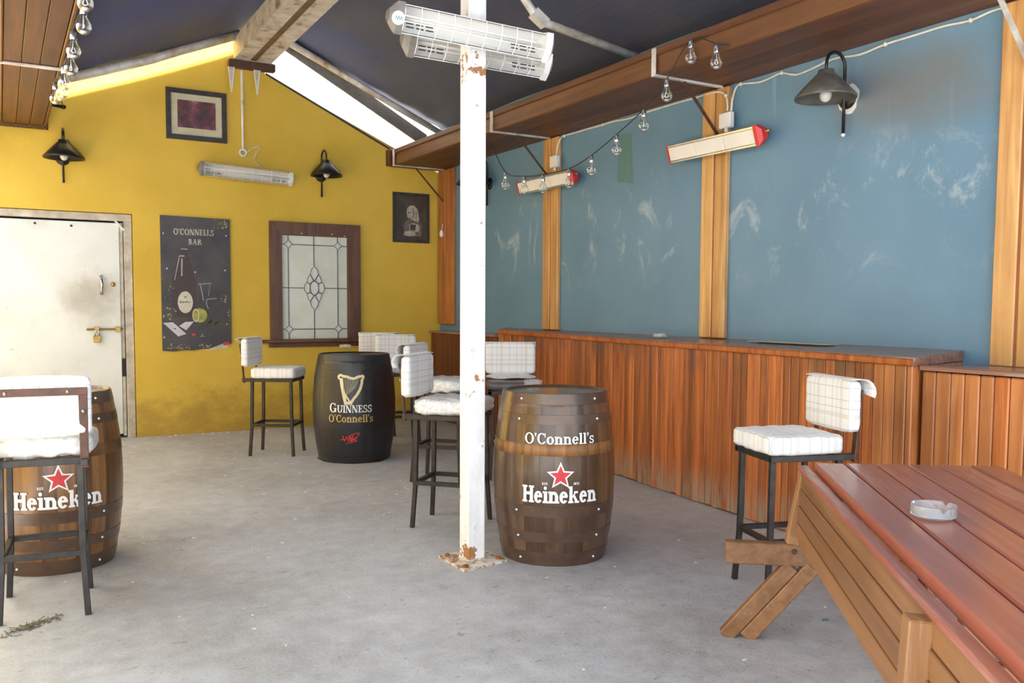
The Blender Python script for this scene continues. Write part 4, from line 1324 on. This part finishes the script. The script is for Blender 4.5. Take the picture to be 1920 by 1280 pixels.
# ================================================================== infrared heaters
def heater(loc, rot, L, label, style):
    t = thing('heater', loc, label, 'heater', 'infrared bar heaters')
    t.rotation_euler = rot
    h = L / 2 - .06
    if style == 'wire':
        hs_ = M['dusty_metal']
        ob('housing', MB().prism([(.055, -.022), (.055, .022), (.0, .056), (-.050, .066), (-.050, .061), (-.002, .050), (.050, .018), (.050, -.018), (-.002, -.050), (-.050, -.061), (-.050, -.066), (.0, -.056)], -h, h, lambda u, v, w: (w, u, v)), hs_, t, local=True)
        ob('reflector', MB().add([(s_ * h, y, z) for s_ in (-1, 1) for y, z in ((-.048, .058), (-.004, .046), (.044, .014), (.044, -.014), (-.004, -.046), (-.048, -.058))],
                                 [(i, i + 1, i + 7, i + 6) for i in range(5)]), M['chrome'], t, local=True)
        sl = MB()
        for s_ in (-1, 1):
            for q in range(3):
                for k in range(3):
                    x = s_ * (h - .05 - q * .05)
                    z = -.034 + k * .016
                    y = -.018 + (z + .034) * .8
                    sl.box(x - .019, x + .019, y - .006, y - .003, z - .003, z + .003)
        tag(ob('vent_slots', sl, M['slot'], t, local=True), kind='stuff')
        ob('heating_tube', MB().tube([(-h, -.005, 0), (h, -.005, 0)], .009, 10), M['frosted'], t, True, local=True)
        gm = MB()
        nW = 9
        for k in range(nW + 1):
            x = -h + 2 * h * k / nW
            gm.tube([(x, -.050, .066), (x, -.066, .04), (x, -.072, 0), (x, -.066, -.04), (x, -.050, -.066)], .0022, 5, False)
        for z, y in ((-.01, -.072), (.064, -.052), (-.064, -.052)):
            gm.tube([(-h, y, z), (h, y, z)], .0022, 5, False)
        ob('guard_grille', gm, M['white_metal'], t, local=True)
        for s_ in (-1, 1):
            q = [(.060, -.030), (.060, .030), (0, .064), (-.055, .074), (-.068, .03), (-.068, -.03), (-.055, -.074), (0, -.064)]
            mb = MB()
            vs = [(s_ * h, u, v) for u, v in q] + [(s_ * (h + .035), u, v) for u, v in q] + [(s_ * (h + .062), u * .45, v * .45) for u, v in q]
            n = len(q)
            fs = []
            for a in (0, n):
                for i in range(n):
                    j = (i + 1) % n
                    fs.append((a + i, a + j, a + n + j, a + n + i))
            fs += [tuple(range(n)), tuple(range(2 * n, 3 * n))]
            ob('end_cap', mb.add(vs, fs), M['dusty_metal'] if s_ < 0 else M['chrome'], t, local=True)
    else:
        ob('housing', MB().prism([(.05, -.025), (.05, .025), (.0, .055), (-.035, .062), (-.035, .052), (-.03, .05), (-.03, -.05), (-.035, -.052), (-.035, -.062), (.0, -.055)], -h, h, lambda u, v, w: (w, u, v)), M['iron_brown'], t, local=True)
        for k in range(3):
            a = -h + 2 * h * k / 3
            ob('front_panel', MB().box(a + .002, a + 2 * h / 3 - .002, -.040, -.030, -.049, .049, .002), M['ivory'], t, local=True)
        for z in (-.058, .058):
            ob('trim_strip', MB().box(-h, h, -.042, -.030, z - .006, z + .006), M['steel'], t, local=True)
        for s_ in (-1, 1):
            q = [(.055, -.030), (.055, .030), (0, .064), (-.045, .070), (-.045, -.070), (0, -.064)]
            mb = MB()
            ln = .055 if s_ > 0 else .02
            n = len(q)
            vs = [(s_ * h, u, v) for u, v in q] + [(s_ * (h + ln * .5), u, v) for u, v in q] + [(s_ * (h + ln), u * .5, v * .5) for u, v in q]
            fs = []
            for a in (0, n):
                for i in range(n):
                    j = (i + 1) % n
                    fs.append((a + i, a + j, a + n + j, a + n + i))
            fs += [tuple(range(n)), tuple(range(2 * n, 3 * n))]
            ob('end_cap', mb.add(vs, fs), M['red'], t, local=True, label='red end cap')
        ob('cable_gland', MB().tube([(h + .05, .0, .012), (h + .10, .0, .016)], .010, 8), M['brass'], t, True, local=True)
    return t


R_ = math.radians
hA = heater((2.055, 3.93, 2.70), (R_(22), R_(2.2), R_(-3)), .88, 'wire guarded chrome heater on the front of the white post', 'wire')
ob('logo_disc', MB().lathe([(.001, .004), (.030, .004), (.032, 0)], 20, (-.41, -.072, 0), 'Y'), M['paint_white'], hA, True, local=True, label='white oval badge')
lo = MB()
for k in range(3):
    lo.quads(shift(strokes([(0, -.008), (.004, .010), (.010, -.008)], .003), -.016 + k * .012, 0), lambda u, v: (-.41 + u, -.0775, v))
ob('logo_mark', lo, simple('teal_ink', (.03, .22, .26), .5), hA, local=True)
ob('bracket', MB().box(.03, .13, .05, .098, -.05, .02, .003), M['rust'], hA, local=True)
hB = heater((2.245, 4.225, 2.70), (R_(30), R_(2), R_(-4)), .86, 'second chrome heater lower behind the white post', 'wire')
heater((2.268, 9.415, 2.71), (R_(14), R_(2.6), 0), .99, 'white wire guarded heater on the yellow wall below the conduit', 'wire')
h1 = heater((4.435, 4.775, 2.505), (R_(18), 0, R_(-90)), .99, 'ivory heater with red ends on the middle blue wall post', 'panel')
h2 = heater((4.435, 7.01, 2.50), (R_(18), 0, R_(-90)), .99, 'ivory heater with red ends behind the festoon bulbs', 'panel')
for (px, py, lb) in ((1363, 226, 'white junction box above the heater on the middle post'), (1041, 303, 'white junction box above the heater behind the bulbs')):
    q = onx(px, py, XW - .06)
    t = thing('junction_box', (XW - .042, q[1], q[2]), lb, 'junction box', 'junction boxes on the wall posts')
    ob('box_body', MB().box(XW - .085, XW - .041, q[1] - .055, q[1] + .055, q[2] - .055, q[2] + .055, .006), M['white_metal'], t)
    ob('lid', MB().box(XW - .090, XW - .085, q[1] - .05, q[1] + .05, q[2] - .05, q[2] + .05, .003), M['ivory'], t)
    ob('gland', MB().tube([(XW - .063, q[1], q[2] - .055), (XW - .063, q[1], q[2] - .085)], .014, 10), M['white_metal'], t, True)
    ob('heater_hanger', MB().box(XW - .10, XW - .041, q[1] - .02, q[1] + .02, q[2] - .19, q[2] - .125, .003), M['iron_brown'], t)
# conduit and flex above the wall heater
q = ony(456, 286, YB - .03)
cd = thing('conduit', (q[0], YB - .02, q[2]), 'white conduit dropping from the cross bar to a ring', 'conduit')
ob('tube', MB().tube([(q[0], YB - .02, 3.78), (q[0], YB - .02, q[2] + .03)], .014, 8), M['white_metal'], cd, True)
mb = MB()
pts = [(q[0] + .034 * math.cos(k * math.pi / 8), YB - .02, q[2] + .034 * math.sin(k * math.pi / 8)) for k in range(17)]
ob('ring', MB().tube(pts, .013, 8, False), M['white_metal'], cd, True)
ob('coupling', MB().tube([(q[0], YB - .02, 3.47), (q[0], YB - .02, 3.43)], .018, 8), M['pipe'], cd, True)
fx = [ony(x, y, YB - .02) for x, y in ((462, 286), (474, 277), (484, 274), (488, 279), (480, 288), (476, 298), (482, 308), (492, 315))]
tag(ob('flex_cable', MB().tube([tuple(p) for p in fx], .006, 6), M['cable_white'], smooth=True), 'short cream flex curling down to the wall heater', 'cable')

# cable clipped under the soffit on the blue wall
def catm(P, n=4):
    P = [np.array(p, float) for p in P]
    P = [2 * P[0] - P[1]] + P + [2 * P[-1] - P[-2]]
    o = []
    for i in range(1, len(P) - 2):
        for k in range(n):
            t = k / n
            o.append(.5 * ((2 * P[i]) + (-P[i - 1] + P[i + 1]) * t + (2 * P[i - 1] - 5 * P[i] + 4 * P[i + 1] - P[i + 2]) * t * t + (-P[i - 1] + 3 * P[i] - 3 * P[i + 1] + P[i + 2]) * t ** 3))
    o.append(P[-2])
    return [tuple(p) for p in o]


c1 = [(1043, 292), (1045, 278), (1050, 262), (1058, 253), (1080, 248), (1103, 241), (1130, 234), (1153, 227), (1180, 222), (1210, 211), (1240, 202), (1269, 193), (1305, 183), (1334, 174), (1352, 173), (1361, 179), (1364, 195), (1364, 208)]
c2 = [(1371, 210), (1373, 188), (1379, 167), (1389, 157), (1424, 154), (1445, 146), (1466, 137), (1493, 140), (1520, 130), (1547, 117), (1573, 108), (1613, 102), (1660, 83), (1715, 66), (1770, 49), (1820, 38), (1862, 20), (1905, 8)]
for cc, lb in ((c1, 'cream cable under the soffit between the two wall junction boxes'), (c2, 'cream cable running from the middle post towards the right edge')):
    pts = [onx(x, y, XW - (.05 if (1330 < x < 1376 or x < 1056) else .012)) for x, y in cc]
    pts = [(p[0], p[1], min(p[2], 2.908)) for p in pts]
    t = thing('wall_cable', pts[len(pts) // 2], lb, 'cable')
    ob('cable', MB().tube(catm(pts), .0075, 6), M['cable_white'], t, True)
    for p in pts[3:-1:3]:
        ob('cable_clip', MB().sphere(p, .014, 8, 6), M['cable_white'], t, True)

# ================================================================== festoon bulbs
ordn = ['nearest', 'second', 'third', 'fourth', 'fifth', 'sixth', 'seventh', 'eighth', 'ninth', 'tenth', 'eleventh', 'twelfth']
bp = MB()
bp.lathe([(.001, -.040), (.016, -.037), (.028, -.027), (.036, -.012), (.038, .002), (.035, .016), (.026, .032), (.018, .048), (.0155, .064)], 18)
bulb_me = bp.mesh('bulb_glass', True); bulb_me.materials.append(M['bulb'])
nk_me = MB().lathe([(.0165, .060), (.0175, .064), (.0175, .090), (.015, .096), (.015, .112), (.004, .116)], 14).mesh('bulb_neck', True); nk_me.materials.append(M['steel'])
fl_me = MB().tube([(0, 0, .06), (.004, 0, .02), (.012, 0, -.004), (0, .004, -.010), (-.012, 0, -.004), (-.004, 0, .02)], .0035, 6).mesh('filament', True); fl_me.materials.append(M['chrome'])
ss_me = MB().lathe([(.001, -.036), (.013, -.032), (.02, -.024), (.012, -.026), (.001, -.03)], 12).mesh('glint_insert', True); ss_me.materials.append(M['chrome'])  # bright piece inside the glass, shaped to stand in for a glint


def bulb(p, label, group, r):
    t = thing('festoon_bulb', p, label, 'light bulb', group, r)
    for nm, me in (('glass', bulb_me), ('neck', nk_me), ('filament', fl_me), ('glint', ss_me)):
        o = bpy.data.objects.new(nm, me)
        COL.objects.link(o)
        o.parent = t


pr_ = [(1343, 118), (1295, 108), (1250, 180), (1207, 236), (1156, 282), (1109, 320), (1067, 344), (1018, 354), (983, 356), (948, 348)]
wr = []
for k, (x, y) in enumerate(pr_):
    q = onx(x, y, 3.86)
    bulb(q, '%s clear bulb from the near end of the string under the right soffit' % ordn[k], 'bulbs on the right festoon string', k * 1.3)
    wr.append((q[0], q[1], q[2] + .115))
e0 = onx(1400, 95, 3.88)
e1 = (3.88, 7.05, 2.80)
wr2 = [(3.895, wr[0][1] - .08, 2.945)] + [wr[0], wr[1]] + wr[2:] + [e1]
tag(ob('festoon_wire', MB().tube(catm(wr2, 3), .004, 6), M['cable_black'], smooth=True), 'black wire of the festoon string under the right soffit', 'wire')
pl_ = [(.40, 4.80), (.415, 5.13), (.385, 5.45), (.395, 5.78), (.39, 6.14), (.40, 6.60), (.405, 7.02)]
pxl = [(160, 6), (157, 50), (138, 96), (133, 129), (121, 157), (117, 173), (104, 185)]
wl = []
for k, ((X, Yv), (x, y)) in enumerate(zip(pl_, pxl)):
    q = ony(x, y, Yv)
    bulb(q, '%s clear bulb from the top of the left festoon string' % ('topmost' if k == 0 else ordn[k]), 'bulbs on the left festoon string', k * 1.7)
    wl.append((q[0], q[1], q[2] + .115))
d0 = np.array(wl[0]) - np.array(wl[1])
hk = ony(119, 200, 9.40)
tag(ob('festoon_wire', MB().tube(catm([tuple(np.array(wl[0]) + d0 * 2), tuple(np.array(wl[0]) + d0)] + wl + [tuple(hk)], 3), .004, 6), M['cable_black'], smooth=True), 'black wire of the festoon string at the upper left', 'wire')
hk0 = ony(74, 191, 9.40)
ht = thing('hook_bar', hk, 'black hook bar holding the left festoon string', 'hook')
ob('rod', MB().tube([tuple(hk0), tuple(hk)], .018, 8), M['black_iron'], ht, True)
ob('tip', MB().sphere(tuple(hk), .024, 8, 6), M['black_iron'], ht, True)
ob('standoff', MB().bar(tuple(hk0), (hk0[0], YB, hk0[2]), .02, .02), M['black_iron'], ht)

# ================================================================== pub sign
sx0, sx1, sz0, sz1 = 1.42, 2.105, .862, 2.243
SY = YB - .02
sn = thing('pub_sign', ((sx0 + sx1) / 2, YB, sz0), "dark painted O'Connells Bar board with torn lower edge", 'sign')
poly = [(sx0, sz1), (sx0, sz0 + .01), (sx0 + .10, sz0), (sx0 + .2, sz0 + .012), (sx0 + .30, sz0 + .008), (sx0 + .38, sz0 + .02), (sx0 + .45, sz0 + .022), (sx0 + .52, sz0 + .045), (sx0 + .60, sz0 + .075), (sx1, sz0 + .07), (sx1, sz1 - .01)]
ob('board', MB().prism(poly, SY, YB, lambda u, v, w: (u, w, v)), M['sign'], sn)
k_ = [0]


def sg_put(nm, qs, mat, cx, cz, lab=None):
    k_[0] += 1
    y = SY - .0008 - .0003 * k_[0]
    ob(nm, MB().quads(qs, lambda u, v: (cx + u, y, cz + v)), mat, sn, label=lab)


def ell(rx_, rz_, n=20): return [[(rx_ * math.cos(2 * math.pi * i / n), rz_ * math.sin(2 * math.pi * i / n)) for i in range(n)]]


def sp(x, y): # pixel on the sign -> wall metres
    q = ony(x, y, SY)
    return q[0], q[2]


SER = dict(w=.22, t=.10, s=.08, st=.09)
cx, cz = sp(363.5, 441)
sg_put('lettering', text("O'CONNELLS", .40, .062, SER), M['sign_letter'], cx, cz, "O'CONNELLS lettering")
cx, cz = sp(366, 459)
sg_put('lettering', text('BAR', .135, .060, SER), M['sign_letter'], cx, cz, 'BAR lettering')
cx, cz = sp(348, 600)
sg_put('painted_bottle', [[(-.115, 0), (.10, 0), (.115, .35), (.095, .42), (-.12, .42), (-.125, .2)], [(-.105, .42), (.09, .42), (.045, .62), (-.06, .62)], [(-.05, .62), (.035, .62), (.03, .70), (-.04, .70)]], M['sign_amber'], cx, cz + .03)
sg_put('bottle_glint', strokes([(-.10, .38), (-.075, .50), (-.05, .62)], .008) + strokes([(-.03, .42), (-.025, .60)], .014) + rect(-.035, .690, .03, .700) + rect(-.05, .618, .0, .632), M['sign_pale'], cx, cz + .03)
cx, cz = sp(347.5, 566.5)
sg_put('bottle_label', ell(.074, .112), M['sign_label'], cx, cz)
sg_put('label_script', strokes([(-.055, .0), (-.045, .012), (-.05, -.01), (-.035, 0), (-.025, .012), (-.02, -.008), (-.005, .01), (.005, -.006), (.015, .012), (.03, -.004), (.055, .008)], .006) + strokes([(-.012, .06), (0, .045), (.012, .062)], .007), M['sign_amber'], cx, cz)
cx, cz = sp(384, 533)
sg_put('painted_glass', strokes([(-.07, 0), (.065, .012)], .008) + strokes([(-.045, 0), (-.015, -.17)], .008) + strokes([(.05, .0), (.035, -.12)], .004), M['sign_pale'], cx, cz)
cx, cz = sp(396, 561)
sg_put('painted_glass', strokes([(-.05, 0), (.055, .01)], .007) + strokes([(-.045, 0), (-.05, -.05), (-.03, -.10)], .007), M['sign_pale'], cx, cz)
cx, cz = sp(375, 591)
sg_put('painted_lemon', ell(.072, .075), M['sign_lemon'], cx, cz)
sg_put('lemon_face', ell(.034, .068), M['sign_label'], cx - .042, cz)
sg_put('lemon_flesh', ell(.026, .056), M['sign_lemon'], cx - .042, cz)
cx, cz = sp(402, 603)
rnd = random.Random(4)
lv = []
for _ in range(34):
    u, v = rnd.gauss(0, .065), rnd.gauss(0, .035)
    lv.append([(u - .014, v), (u, v - .006), (u + .014, v + .004), (u, v + .009)])
sg_put('painted_leaves', lv, M['sign_green'], cx, cz)
cx, cz = sp(349, 609)
sg_put('playing_card', [[(-.07, -.01), (.0, -.055), (.075, .035), (-.01, .03)]], M['sign_card'], cx, cz)
cx, cz = sp(330, 615)
sg_put('playing_card', [[(-.125, .055), (-.03, .06), (.10, -.06), (.02, -.085)]], M['sign_card'], cx, cz)
sg_put('card_pip', ell(.011, .006, 10), M['sign_amber'], cx - .01, cz - .005)
cx, cz = sp(363, 627)
sg_put('painted_chip', ell(.02, .014, 10), M['paint_red'], cx, cz)
cx, cz = sp(379, 630)
sg_put('painted_highlight', strokes([(-.02, 0), (.025, 0)], .006) + strokes([(.0, .0), (.0, .03)], .006), M['sign_pale'], cx, cz)
ch = []
for bx_, bz_, su, sv_, nn in ((sx1 - .08, sz1 - .07, .03, .03, 26), (sx0 + .06, 1.24, .03, .03, 14), (sx1 - .06, 1.40, .02, .03, 10), (sx0 + .13, sz0 + .045, .07, .018, 30), (sx0 + .42, sz0 + .05, .05, .012, 14), (sx0 + .07, 1.45, .015, .05, 8), (sx1 - .03, 1.22, .01, .04, 7)):
    for _ in range(nn):
        u, v = rnd.gauss(bx_, su), rnd.gauss(bz_, sv_)
        if not (sx0 + .012 < u < sx1 - .012 and v < sz1 - .02 and v > sz0 + .03 + max(0, (u - sx0 - .4) * .2)): continue
        s_ = rnd.uniform(.003, .010)
        ch.append([(u - s_, v - s_ * .6), (u + s_ * .7, v - s_), (u + s_, v + s_ * .5), (u - s_ * .4, v + s_)])
sg_put('paint_chips', ch, M['bare_board'], 0, 0)
torn = [(sx0 + .38, sz0 + .021), (sx0 + .45, sz0 + .023), (sx0 + .52, sz0 + .046), (sx0 + .60, sz0 + .076), (sx1 - .03, sz0 + .071), (sx1 - .03, sz0 + .03), (sx0 + .45, sz0 + .004)]
ob('torn_backing', MB().prism(torn[::-1], YB - .008, YB, lambda u, v, w: (u, w, v)), M['sign_label'], sn)
ob('red_stamp', MB().prism([(sx1 - .085, sz0 + .055), (sx1 - .03, sz0 + .06), (sx1 - .03, sz0 + .095), (sx1 - .08, sz0 + .09)], SY - .012, SY - .010, lambda u, v, w: (u, w, v)), M['paint_red'], sn)
for x, y in ((306, 437), (424, 442), (313, 503), (366, 510), (422, 507), (308, 632)):
    u, v = sp(x, y)
    ob('nail_head', MB().sphere((u, SY - .002, v), .008, 8, 5), M['white_metal'], sn)


# ================================================================== framed pictures
def framed(name, corners, fw_, depth, label, cat, mats, matw):
    P = [ony(x, y, YB - depth) for x, y in corners]
    P = [(p[0], p[2]) for p in P]
    cx = sum(p[0] for p in P) / 4
    cz = sum(p[1] for p in P) / 4
    wx = (P[1][0] - P[0][0] + P[2][0] - P[3][0]) / 2
    hz = (P[0][1] - P[3][1] + P[1][1] - P[2][1]) / 2
    t = thing(name, (cx, YB, cz), label, cat, 'framed pictures on the yellow wall')
    x0, x1, z0, z1 = cx - wx / 2, cx + wx / 2, cz - hz / 2, cz + hz / 2
    yf = YB - depth
    for poly in ([(x0, z0), (x0 + fw_, z0 + fw_), (x0 + fw_, z1 - fw_), (x0, z1)], [(x1, z0), (x1, z1), (x1 - fw_, z1 - fw_), (x1 - fw_, z0 + fw_)],
                 [(x0, z1), (x0 + fw_, z1 - fw_), (x1 - fw_, z1 - fw_), (x1, z1)], [(x0, z0), (x1, z0), (x1 - fw_, z0 + fw_), (x0 + fw_, z0 + fw_)]):
        ob('frame_rail', MB().prism(poly, yf, YB, lambda u, v, w: (u, w, v)), M[mats[0]], t)
    if matw:
        ob('mat_board', MB().box(x0 + fw_, x1 - fw_, YB - .014, YB - .002, z0 + fw_, z1 - fw_), M[mats[1]], t)
    i = fw_ + matw
    ob('print', MB().box(x0 + i, x1 - i, YB - .017, YB - .003, z0 + i * (1.12 if matw else 1), z1 - i), M[mats[2]], t)
    return t, (cx, cz, x0, x1, z0, z1)


framed('framed_picture', [(311, 160), (425.6, 177.5), (425, 270), (312, 257)], .048, .03, 'black framed dark red picture with stained mount high on the yellow wall', 'picture', ('frame_black', 'mat_board', 'print_red'), .062)
t, (cx, cz, x0, x1, z0, z1) = framed('framed_portrait', [(736, 359), (805, 364), (806, 456), (739, 453.6)], .035, .025, 'brown framed portrait of a figure holding a glass', 'picture', ('frame_black', '', 'print_brown'), 0)
fy = [YB - .0175]


def pp(nm, qs, mat):
    fy[0] -= .0005
    y = fy[0]
    ob(nm, MB().quads(qs, lambda u, v: (cx + u, y, cz + v)), M[mat], t)


def blob(pts): return [pts]
pp('print_panel', [[(-.155, -.235), (.155, -.235), (.155, .235), (-.155, .235)]], 'print_brown')
pp('print_coat', blob([(-.085, -.21), (.12, -.21), (.135, -.10), (.10, -.03), (.03, -.01), (-.05, -.03), (-.10, -.09)]), 'print_mid')
pp('print_hair', blob([(-.045, -.01), (-.062, .06), (-.05, .115), (-.01, .145), (.04, .14), (.075, .105), (.088, .05), (.10, -.01), (.085, -.045), (.045, -.035), (.01, -.02)]), 'print_pale')
pp('print_shadow', strokes([(.018, .115), (.030, .06), (.022, .005)], .011) + strokes([(.055, .09), (.062, .03), (.055, -.02)], .007) + strokes([(-.050, .060), (-.004, .062)], .012) + strokes([(-.036, .050), (-.040, .030)], .007) + strokes([(-.044, .000), (-.010, -.006)], .012), 'print_mid')
pp('print_hand', blob([(-.03, -.075), (.02, -.06), (.075, -.07), (.105, -.10), (.095, -.15), (.05, -.165), (-.02, -.15)]), 'print_pale')
pp('print_glass', [[(-.012, -.145), (.048, -.145), (.056, -.075), (-.020, -.075)]], 'print_brown')
pp('print_cuff', blob([(-.09, -.165), (-.04, -.15), (.05, -.17), (.045, -.205), (-.04, -.215), (-.10, -.20)]), 'print_pale')
pp('caption', rect(-.17, -.262, -.10, -.254) + rect(-.08, -.264, -.03, -.257), 'print_pale')

# ================================================================== small things
q = onx(828, 438, XW - .06)
wt = thing('cord_toggle', (XW - .06, q[1], q[2]), 'white toggle hanging on the reddish corner post', 'toggle')
ob('toggle_body', MB().sphere((XW - .06, q[1], q[2]), .026, 10, 8, 1.7), M['white_metal'], wt, True)
ob('cord', MB().tube([(XW - .06, q[1], q[2] + .03), (XW - .045, q[1], q[2] + .11)], .005, 6), M['cable_white'], wt)
rnd = random.Random(11)
mb = MB()
for _ in range(130):
    x, y = rnd.uniform(.2, 3.9), rnd.uniform(2.2, 9.3)
    s_ = rnd.uniform(.0025, .006) * (1 + .12 * y)
    a = rnd.uniform(0, 6.28)
    mb.box(-s_, s_, -s_ * .5, s_ * .5, 0, .003, 0, Matrix.Translation((x, y, .0005)) @ Matrix.Rotation(a, 4, 'Z'))
for k in range(14):
    x = 1.25 + k * .09 + rnd.uniform(-.03, .03)
    s_ = rnd.uniform(.006, .018)
    mb.box(-s_, s_, -s_ * .5, s_ * .5, 0, .006, 0, Matrix.Translation((x, YB - .04 - rnd.uniform(0, .1), .0005)) @ Matrix.Rotation(rnd.uniform(0, 3), 4, 'Z'))
tag(ob('floor_litter', mb, M['litter']), 'tiny pale crumbs and flakes scattered over the floor', 'litter', kind='stuff')
mb = MB()
for _ in range(90):
    u, v = rnd.gauss(0, .055), rnd.gauss(0, .03)
    p = onz(62, 1175)
    L = rnd.uniform(.015, .05)
    a = rnd.uniform(0, 3.14)
    b = (p[0] + u * .9 + v * .5, p[1] + v + u * .5, rnd.uniform(.002, .012))
    mb.bar(b, (b[0] + L * math.cos(a), b[1] + L * math.sin(a), rnd.uniform(.001, .008)), .004, .002)
tag(ob('dirt_clump', mb, M['moss']), 'clump of dry dirt on the floor near the left stool', 'dirt', kind='stuff')
q = onz(1547, 1163)
tag(ob('floor_scrap', MB().prism([(q[0] - .02, q[1]), (q[0] + .012, q[1] - .012), (q[0] + .022, q[1] + .006), (q[0], q[1] + .014)], .0, .003, lambda u, v, w: (u, v, w)), M['green_patch']), 'small green scrap on the floor near the bench', 'scrap')
